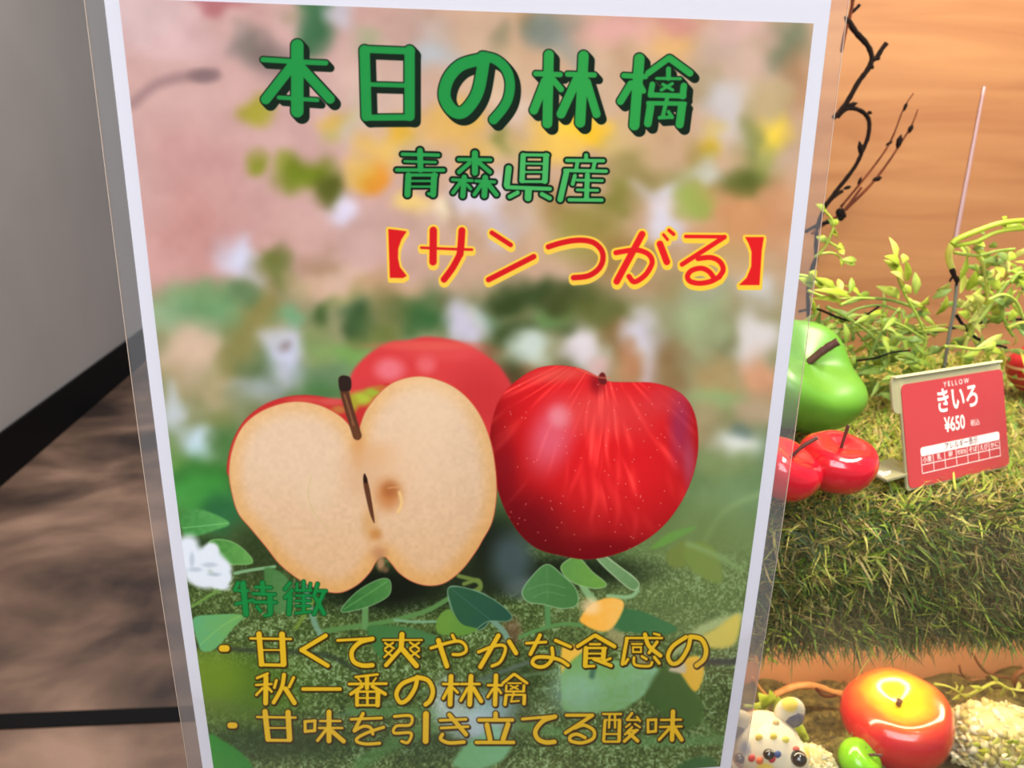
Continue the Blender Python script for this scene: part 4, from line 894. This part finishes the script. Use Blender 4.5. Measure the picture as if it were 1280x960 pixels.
# right plant
sD = empty('climbing_vine', at_z(1215, 450, DECK), 'bright yellow green vine with strap leaves behind the price card, top right', 'plant')
for pts, r in (([(180,270),(230,230),(400,160),(560,110),(740,92)], .0019), ([(200,282),(350,255),(520,180),(740,150)], .0015), ([(185,270),(158,330),(160,400),(185,462)], .0024), ([(200,335),(370,355),(520,322),(650,308)], .0011),
      ([(370,360),(420,450),(452,690)], .0013), ([(440,450),(500,365),(620,308)], .0013), ([(310,960),(345,880),(430,780),(500,680),(560,600),(620,552),(760,565)], .0019), ([(230,690),(300,790),(340,880)], .0012), ([(700,620),(640,700),(560,640)], .0009),
      ([(550,700),(560,800),(600,900),(640,960)], .0014), ([(640,720),(700,800),(760,840)], .0012), ([(620,560),(680,490),(750,490)], .0012), ([(450,690),(560,650),(660,700),(720,840)], .0010), ([(300,960),(260,1100),(240,1240)], .0014), ([(600,900),(700,860),(760,870)], .0011)):
    stem(sD, [c4(p) for p in pts], .45 + R3.uniform(-.008, .008), r, r * .8, R3.choice([M_st, M_leafs[0], M_leafs[2]]))
for a_, b_ in [((240,640),(240,455)),((290,620),(358,468)),((180,610),(30,680)),((140,660),(55,805)),((170,560),(60,622)),((400,600),(240,750)),((540,420),(600,500)),((450,550),(545,610)),((480,490),(410,500)),((560,140),(555,68)),((560,150),(715,135)),((320,270),(430,290)),((340,290),(420,310)),((470,300),(500,250)),((520,340),(600,400)),
               ((500,440),(560,520)),((440,480),(380,500)),((620,640),(560,740)),((680,540),(720,620)),((700,600),(740,700)),((640,760),(600,850)),((560,800),(480,860)),((680,850),(740,930)),((640,330),(590,400)),((300,830),(220,780)),((400,740),(330,640)),((420,720),(500,700)),((620,470),(700,500)),((340,160),(430,210)),((600,130),(700,175)),((280,660),(330,700)),((580,880),(700,900))]:
    px_leaf(sD, c4(a_), c4(b_), .45, R3.uniform(.004, .0065), R3.choice([0, 0, 1, 2, 3]))
for i in range(90):
    x_ = R3.uniform(1200, 1290); y_ = R3.uniform(320, 445); an = R3.uniform(0, 6.28); l_ = R3.uniform(14, 34)
    px_leaf(sD, (x_, y_), (x_ + l_ * math.cos(an), y_ + l_ * math.sin(an)), R3.uniform(.45, .50), R3.uniform(.0025, .0045), R3.choice([0, 1, 2, 3]))
for i in range(60):
    x_ = R3.uniform(1110, 1290); y_ = R3.uniform(430, 500); an = R3.uniform(0, 6.28); l_ = R3.uniform(8, 20)
    px_leaf(sB if x_ < 1180 else sD, (x_, y_), (x_ + l_ * math.cos(an), y_ + l_ * math.sin(an) * .6), R3.uniform(.45, .50), R3.uniform(.0025, .004), R3.choice([1, 3, 3]))
# forked sprig above the card
sE = empty('forked_sprig', at_z(1230, 450, DECK), 'forked pale green sprig lying just above the price card', 'plant')
def c7(p): return (p[0] / 6.4 + 1080, p[1] / 6.4 + 380)
stem(sE, [c7(p) for p in [(640,340),(760,345),(900,360),(1030,330)]], .44, .0011, .0007)
for a_, b_ in [((900,350),(1110,240)),((960,360),(1060,310)),((960,365),(1110,405)),((930,370),(790,425)),((760,345),(690,310)),((720,350),(660,335))]: px_leaf(sE, c7(a_), c7(b_), .44, .0042, R3.choice([0, 2]))
# dark creeping vine
vn = empty('dark_vine', at_z(1200, 440, DECK), 'thin dark vine stem running through the foliage above the grass', 'vine')
stem(vn, [c7(p) for p in [(430,242),(560,225),(720,190),(860,165),(1000,140),(1300,120)]], .50, .0014, .001, M_dk, 'stem', 0, .1)
stem(vn, [c7(p) for p in [(740,90),(800,180),(880,260),(950,295),(1140,350)]], .48, .0013, .0009, M_dk, 'stem', 0, .1)
stem(vn, [c7(p) for p in [(-520,60),(-380,40),(-200,110),(-60,130),(120,20)]], .47, .0009, .0007, M_dk, 'stem', 0, .1)
stem(vn, [c7(p) for p in [(-60,455),(100,430),(220,390),(370,370)]], .45, .0008, .0006, M_dk, 'stem', 0, .1)
pk = empty('metal_pick', at_z(1183, 450, DECK), 'thin grey metal pick standing under the curled vine stem', 'pick')
stem(pk, [(1196, 352), (1193, 385), (1187, 415), (1180, 462)], .452, .0011, .0011, mat('grey_metal', (130, 128, 124), .35, .5, Metallic=.2), 'rod')
stem(pk, [(1190, 337), (1193, 345), (1197, 352)], .449, .0019, .0014, M_dk, 'collar', 0, .1)
stem(pk, [(1187, 352), (1191, 346), (1198, 348), (1195, 357)], .449, .0007, .0007, M_dk, 'wire')

# ================================================================ dark branch against the panel
br_ = empty('dark_branch', at_y(1012, 400, .56), 'dark knobbly forked branch rising beside the poster against the wood panel', 'branch')
def c2_(p): return (p[0] / 3.69 + 940, p[1] / 3.69)
YB = .56
def bstem(pts, r0, r1, m=M_dk, nm='twig', dz=0): stem(br_, [c2_(p) for p in pts], YB, r0, r1, m, nm, dz, .12)
bstem([(470,-60),(465,0),(455,60),(430,150),(412,240)], .0014, .0012, M_rt)
bstem([(440,90),(480,150),(530,205),(552,260),(540,310),(490,380),(445,460),(400,520),(375,545)], .0020, .0017)
bstem([(552,275),(575,265),(600,225),(620,200)], .0020, .0017)
bstem([(462,55),(480,40),(497,22)], .0013, .0012)
bstem([(395,540),(430,505),(470,500),(515,520),(540,560),(535,630),(512,690),(480,760),(430,830),(385,885),(325,965)], .0016, .0015)
bstem([(410,955),(560,770),(640,650),(700,500),(745,430)], .0010, .0004, M_rt)
bstem([(430,970),(545,855),(620,760),(680,670),(735,580),(765,505)], .0012, .0005, M_rt)
bstem([(505,865),(430,965),(400,995),(310,1050),(275,1080)], .0011, .0011, M_rt)
stem(br_, [c5(p) for p in [(330,150),(300,190),(240,215),(130,250),(40,300)]], YB, .0017, .0015, M_dk, 'twig', 0, .15)
stem(br_, [c5(p) for p in [(320,-10),(250,40),(185,120),(130,260),(120,400),(120,500),(90,580),(60,760),(70,1000)]], YB, .0013, .0018, M_dk, 'twig', 0, .15)
def bud(p, q, r, m=M_dk):
    a, b = at_y(*c2_(p), YB), at_y(*c2_(q), YB); bm = bmesh.new(); d = b - a
    tube(bm, [a - d * .1, a + d * .2, a + d * .6, a + d], r * .7, r, 8, 1); 
    for v in bm.verts:
        t = (v.co - a).dot(d) / d.length_squared; v.co = a + d * t + (v.co - a - d * t) * max(.12, math.sin(min(1, max(0, .15 + t * .85)) * math.pi) ** .6)
    from_bm('bud', bm, m, br_)
for p, q, r in (((440,490),(488,475),.0022),((505,715),(495,650),.0026),((575,275),(590,262),.002),((540,525),(548,512),.0022),((425,870),(458,860),.0018),((560,830),(600,818),.0024),((672,680),(688,620),.0027),((722,612),(742,572),.0022),((620,668),(650,652),.0014),((700,510),(716,470),.0016),((490,850),(505,815),.0015),((445,100),(425,75),.0016),((545,300),(560,318),.002)): bud(p, q, r)
bm = bmesh.new()
for _ in range(9):
    p = at_y(*c5((312 + R3.uniform(-25, 12), 160 + R3.uniform(-30, 40))), YB); bmesh.ops.create_icosphere(bm, subdivisions=1, radius=R3.uniform(.0018, .003), matrix=Matrix.Translation(p))
from_bm('knot', bm, M_dk, br_)

# ================================================================ lower tier things
# papier-mache animal
YA = .335
def ell(bm, c, r, sub=3, warp=None, rot=None):
    m_ = Matrix.Translation(c) @ (rot or Matrix()) @ Matrix.Diagonal((*r, 1)); res = bmesh.ops.create_icosphere(bm, subdivisions=sub, radius=1)
    for v in res['verts']:
        if warp: v.co = warp(v.co)
        v.co = m_ @ v.co
ch = at_y(956, 932, YA)
an = empty('bear_figurine', (ch.x, YA + .012, H + LOW + .004), 'small off-white spotted bear figurine with black eye and nose at the poster edge', 'figurine')
M_fur = mat('speckled_paper', (210, 196, 166), .8, .2); bsf = M_fur.node_tree.nodes['Principled BSDF']
tcf = nd(M_fur, 'ShaderNodeTexCoord'); vo = nd(M_fur, 'ShaderNodeTexVoronoi', Scale=105.); cr_ = nd(M_fur, 'ShaderNodeValToRGB'); cr_.color_ramp.interpolation = 'CONSTANT'
cr_.color_ramp.elements[0].position = 0; cr_.color_ramp.elements[0].color = L((212, 200, 172))
for p_, c_ in ((.52, (226, 196, 90)), (.64, (222, 214, 190)), (.74, (214, 120, 80)), (.80, (222, 214, 190)), (.88, (120, 140, 160)), (.94, (200, 90, 90))): e_ = cr_.color_ramp.elements.new(p_); e_.color = L(c_)
cr_.color_ramp.elements[len(cr_.color_ramp.elements) - 1].color = L((212, 200, 172))
sxc = nd(M_fur, 'ShaderNodeSeparateColor'); mr = nd(M_fur, 'ShaderNodeMapRange'); mr.inputs[1].default_value = .40; mr.inputs[2].default_value = .62; mr.inputs[3].default_value = 1; mr.inputs[4].default_value = 0
mxf = nd(M_fur, 'ShaderNodeMix', data_type='RGBA'); mxf.inputs[6].default_value = L((212, 200, 172))
lk(M_fur, tcf.outputs['Object'], vo.inputs['Vector']); lk(M_fur, vo.outputs['Color'], sxc.inputs[0]); lk(M_fur, sxc.outputs[0], cr_.inputs[0]); lk(M_fur, vo.outputs['Distance'], mr.inputs[0])
lk(M_fur, mr.outputs[0], mxf.inputs[0]); lk(M_fur, cr_.outputs[0], mxf.inputs[7]); lk(M_fur, mxf.outputs[2], bsf.inputs['Base Color'])
fz = H + LOW + .010
bm = bmesh.new()
bc = Vector((ch.x - .006, YA + .026, fz + (ch.z - fz) * .42))
ell(bm, ch, (.0200, .0190, .0185), 3)
mz_ = at_y(992, 951, YA - .012); ell(bm, ch.lerp(mz_, .62), (.0150, .0125, .0108), 3); ell(bm, ch.lerp(mz_, .9), (.0085, .0080, .0078), 3)
ell(bm, bc, (.0200, .026, (ch.z - fz) * .36), 3)
for sx_, sy__ in ((-1, -1), (1, -1), (-1, 1), (1, 1)):
    tube(bm, [bc + Vector((sx_ * .012, sy__ * .018, 0)), bc + Vector((sx_ * .015, sy__ * .020, -.012)), Vector((bc.x + sx_ * .016, bc.y + sy__ * .021, fz - .003))], .0095, .0075, 12)
fig = from_bm('body', bm, M_fur, an)
rm = fig.modifiers.new('one_skin', 'REMESH'); rm.mode = 'VOXEL'; rm.voxel_size = .0011; rm.use_smooth_shade = True
sm = fig.modifiers.new('soft', 'SMOOTH'); sm.factor = .6; sm.iterations = 8
e1 = at_y(987, 890, YA + .004); e2 = at_y(921, 905, YA + .004)
M_earin = noisy('grey_inner_ear', (92, 92, 104), (128, 118, 120), 160, .7)
for c_, dx_ in ((e1, .004), (e2, -.004)):
    bm = bmesh.new(); ell(bm, c_, (.0088, .0050, .0094), 3); ear = from_bm('ear', bm, M_fur, an)
    bm = bmesh.new(); ell(bm, c_ + Vector((dx_ * .35, -.0032, -.0022)), (.0060, .0028, .0060), 2); from_bm('inner_ear', bm, M_earin, ear)
M_blk = mat('black_bead', (12, 11, 12), .12, .6); M_blk.node_tree.nodes['Principled BSDF'].inputs['Coat Weight'].default_value = 1
def on_body(px, py, r):                     # where the view ray meets the head or muzzle ellipsoids
    o = Vector((0, 0, H)); d = ray(px, py).normalized(); tb = 9
    for c_, q in ((ch, (.0200, .0190, .0185)), (ch.lerp(mz_, .62), (.0150, .0125, .0108)), (ch.lerp(mz_, .9), (.0085, .0080, .0078))):
        oc = o - c_; A_ = sum((d[i] / q[i]) ** 2 for i in range(3)); B_ = 2 * sum(oc[i] * d[i] / q[i] ** 2 for i in range(3)); C_ = sum((oc[i] / q[i]) ** 2 for i in range(3)) - 1
        D_ = B_ * B_ - 4 * A_ * C_
        if D_ > 0: tb = min(tb, (-B_ - math.sqrt(D_)) / (2 * A_))
    return o + d * (tb if tb < 9 else (ch - o).length - .018)
for nm, px, py, r in (('eye', 961, 943, (.0032, .0028, .0030)), ('eye', 925, 948, (.0030, .0028, .0030)), ('nose', 998, 948, (.0045, .0045, .0042))):
    bm = bmesh.new(); ell(bm, on_body(px, py, 0), r, 3); from_bm(nm, bm, M_blk, an)
for px, py, c_ in ((940, 948, (206, 70, 66)), (950, 951, (228, 110, 66)), (965, 949, (190, 40, 60)), (949, 922, (228, 196, 90)), (967, 921, (230, 200, 80)), (982, 925, (226, 214, 90)), (970, 904, (222, 190, 130)), (972, 943, (70, 90, 140)), (995, 937, (220, 110, 90))):
    bm = bmesh.new(); ell(bm, on_body(px, py, 0), (.0021, .0012, .0024), 2); from_bm('paint_spot', bm, mat('spot', c_, .6), an)

# dried flower heads
M_flor = attr_mat('cream_floret', .7, .25)
def florets(parent, c, r, n, size, cols, seed):
    rs_ = np.random.RandomState(seed); bm = bmesh.new(); col = bm.verts.layers.float_color.new('tint')
    for i in range(n):
        v = rs_.normal(size=3); v /= np.linalg.norm(v); v[2] = abs(v[2]) * .9 - .15
        p = Vector(c) + Vector((v[0] * r[0], v[1] * r[1], v[2] * r[2])) * rs_.uniform(.75, 1.08); s_ = size * rs_.uniform(.6, 1.3)
        q = Matrix.Translation(p) @ Matrix.Rotation(rs_.uniform(0, 6.28), 4, Vector(rs_.normal(size=3))) @ Matrix.Diagonal((s_, s_ * .8, s_ * .32, 1))
        res = bmesh.ops.create_icosphere(bm, subdivisions=1, radius=1, matrix=q); cc = np.array(L(cols[rs_.randint(len(cols))])); cc[:3] *= rs_.uniform(.8, 1.15)
        for w in res['verts']: w[col] = cc
    return from_bm('florets', bm, M_flor, parent, 'stuff')
CR = [(234, 224, 166), (240, 232, 190), (222, 206, 140), (204, 194, 120), (242, 238, 206)]
def head_core(parent, c, r, m):
    bm = bmesh.new(); ell(bm, Vector(c), tuple(q * .84 for q in r), 3); return from_bm('flower_core', bm, m, parent)
M_core = noisy('olive_flower_core', (186, 170, 112), (214, 200, 146), 150, .9)
f1 = at_y(1248, 918, .362)
hA = empty('dried_flower_head', (f1.x, f1.y, H + LOW), 'large cream dried flower head right of the large red apple', 'dried flower', 'cream dried flower heads on the lower moss'); fr_ = (.034, .026, .028)
head_core(hA, f1 - Vector((0, 0, .006)), fr_, M_core); florets(hA, f1 - Vector((0, 0, .006)), fr_, 1150, .0034, CR, 1)
f2 = at_y(1012, 945, .345)
hB = empty('dried_flower_head', (f2.x, f2.y, H + LOW), 'small cream dried flower tuft between the bear figurine and the lime apple', 'dried flower', 'cream dried flower heads on the lower moss'); fr2 = (.0155, .011, .013)
head_core(hB, f2 - Vector((0, 0, .006)), fr2, M_core); florets(hB, f2 - Vector((0, 0, .006)), fr2, 420, .0021, CR[:2] + CR[4:], 2)
# tan twig behind the figurine
tw = empty('tan_twig', at_y(990, 880, .405), 'curved tan twig lying on the moss behind the bear figurine', 'twig')
M_tan = noisy('tan_bark', (176, 116, 60), (206, 150, 86), 80, .6)
stem(tw, [(925, 905), (945, 888), (968, 870), (995, 858), (1020, 858), (1040, 865), (1062, 869)], .408, .0028, .0022, M_tan, 'stick', 0, .08)
stem(tw, [(940, 846), (948, 858), (960, 872)], .408, .0009, .0012, M_tan, 'side_twig', 0, .08)
stem(tw, [(1020, 861), (1030, 870), (1045, 870)], .405, .0012, .0008, M_rt, 'side_twig', 0, .08)
lw = empty('low_leaf_sprig', at_y(960, 890, .375), 'small lime green leaf sprig behind the head of the bear figurine', 'plant')
stem(lw, [(930, 882), (950, 885), (965, 893), (985, 905), (1003, 925)], .374, .0011, .0009)
for a_, b_, w_3 in [((958,885),(948,866),.008),((958,884),(962,862),.008),((952,888),(942,880),.007),((970,892),(973,870),.0075),((996,920),(1003,905),.009),((1000,925),(1010,918),.009),((965,893),(954,898),.007)]: px_leaf(lw, a_, b_, .374, w_3, 0, 0)
fs_ = empty('feathery_sprig', at_y(1230, 870, .395), 'feathery pale green sprig across the cream flower head at lower right', 'plant')
stem(fs_, [(1205, 872), (1225, 862), (1245, 853), (1262, 861), (1290, 864)], .392, .0011, .0009, M_leafs[2])
for p0, p1 in (((1245,853),(1238,844)),((1228,861),(1212,857)),((1235,857),(1233,868)),((1255,858),(1248,871)),((1270,862),(1274,852)),((1215,868),(1200,868)),((1262,861),(1268,872)),((1280,863),(1290,856))):
    px_leaf(fs_, p0, p1, .392, .0028, 2)
stem(fs_, [(1168, 855), (1185, 858), (1200, 866), (1208, 874)], .392, .0008, .0007, M_leafs[2])
for p0, p1 in (((1195,862),(1193,853)),((1200,865),(1203,856)),((1190,862),(1182,866)),((1200,868),(1190,874))): px_leaf(fs_, p0, p1, .392, .0025, 2)
for i in range(24):
    x_ = R3.uniform(1225, 1290); y_ = R3.uniform(915, 965); an_ = R3.uniform(0, 6.28); px_leaf(fs_, (x_, y_), (x_ + 12 * math.cos(an_), y_ + 12 * math.sin(an_)), R3.uniform(.325, .34), .0028, R3.choice([0, 2]))
ds = empty('dry_twig', at_y(1230, 850, .42), 'thin dry brown twig against the lower panel at the right edge', 'twig')
M_dry = noisy('dry_brown_bark', (110, 66, 34), (140, 90, 48), 90, .7)
stem(ds, [(1215, 815), (1225, 832), (1238, 843), (1262, 848), (1290, 858)], .424, .0009, .0011, M_dry, 'twig', 0, .1)
stem(ds, [(1199, 832), (1202, 842), (1212, 850), (1222, 849), (1232, 848)], .424, .0008, .0008, M_dry, 'twig', 0, .1)
stem(ds, [(1296, 838), (1276, 840), (1268, 850), (1275, 862), (1292, 864)], .415, .0019, .0019, M_dry, 'curled_end', 0, .1)
yf = empty('yellow_buds', at_y(960, 805, .325), 'tiny yellow green bud sprig hanging in the grass fringe beside the poster', 'plant')
stem(yf, [(950, 800), (955, 808), (962, 820), (972, 830)], .326, .0006, .0005)
bm = bmesh.new()
for px, py in ((955,803),(951,806),(980,797),(987,793),(994,807),(983,800),(975,808),(1074,790),(960,812),(968,826),(962,824)):
    bmesh.ops.create_icosphere(bm, subdivisions=1, radius=.0011, matrix=Matrix.Translation(at_y(px, py, .3225)))
from_bm('buds', bm, M_leafs[0], yf)
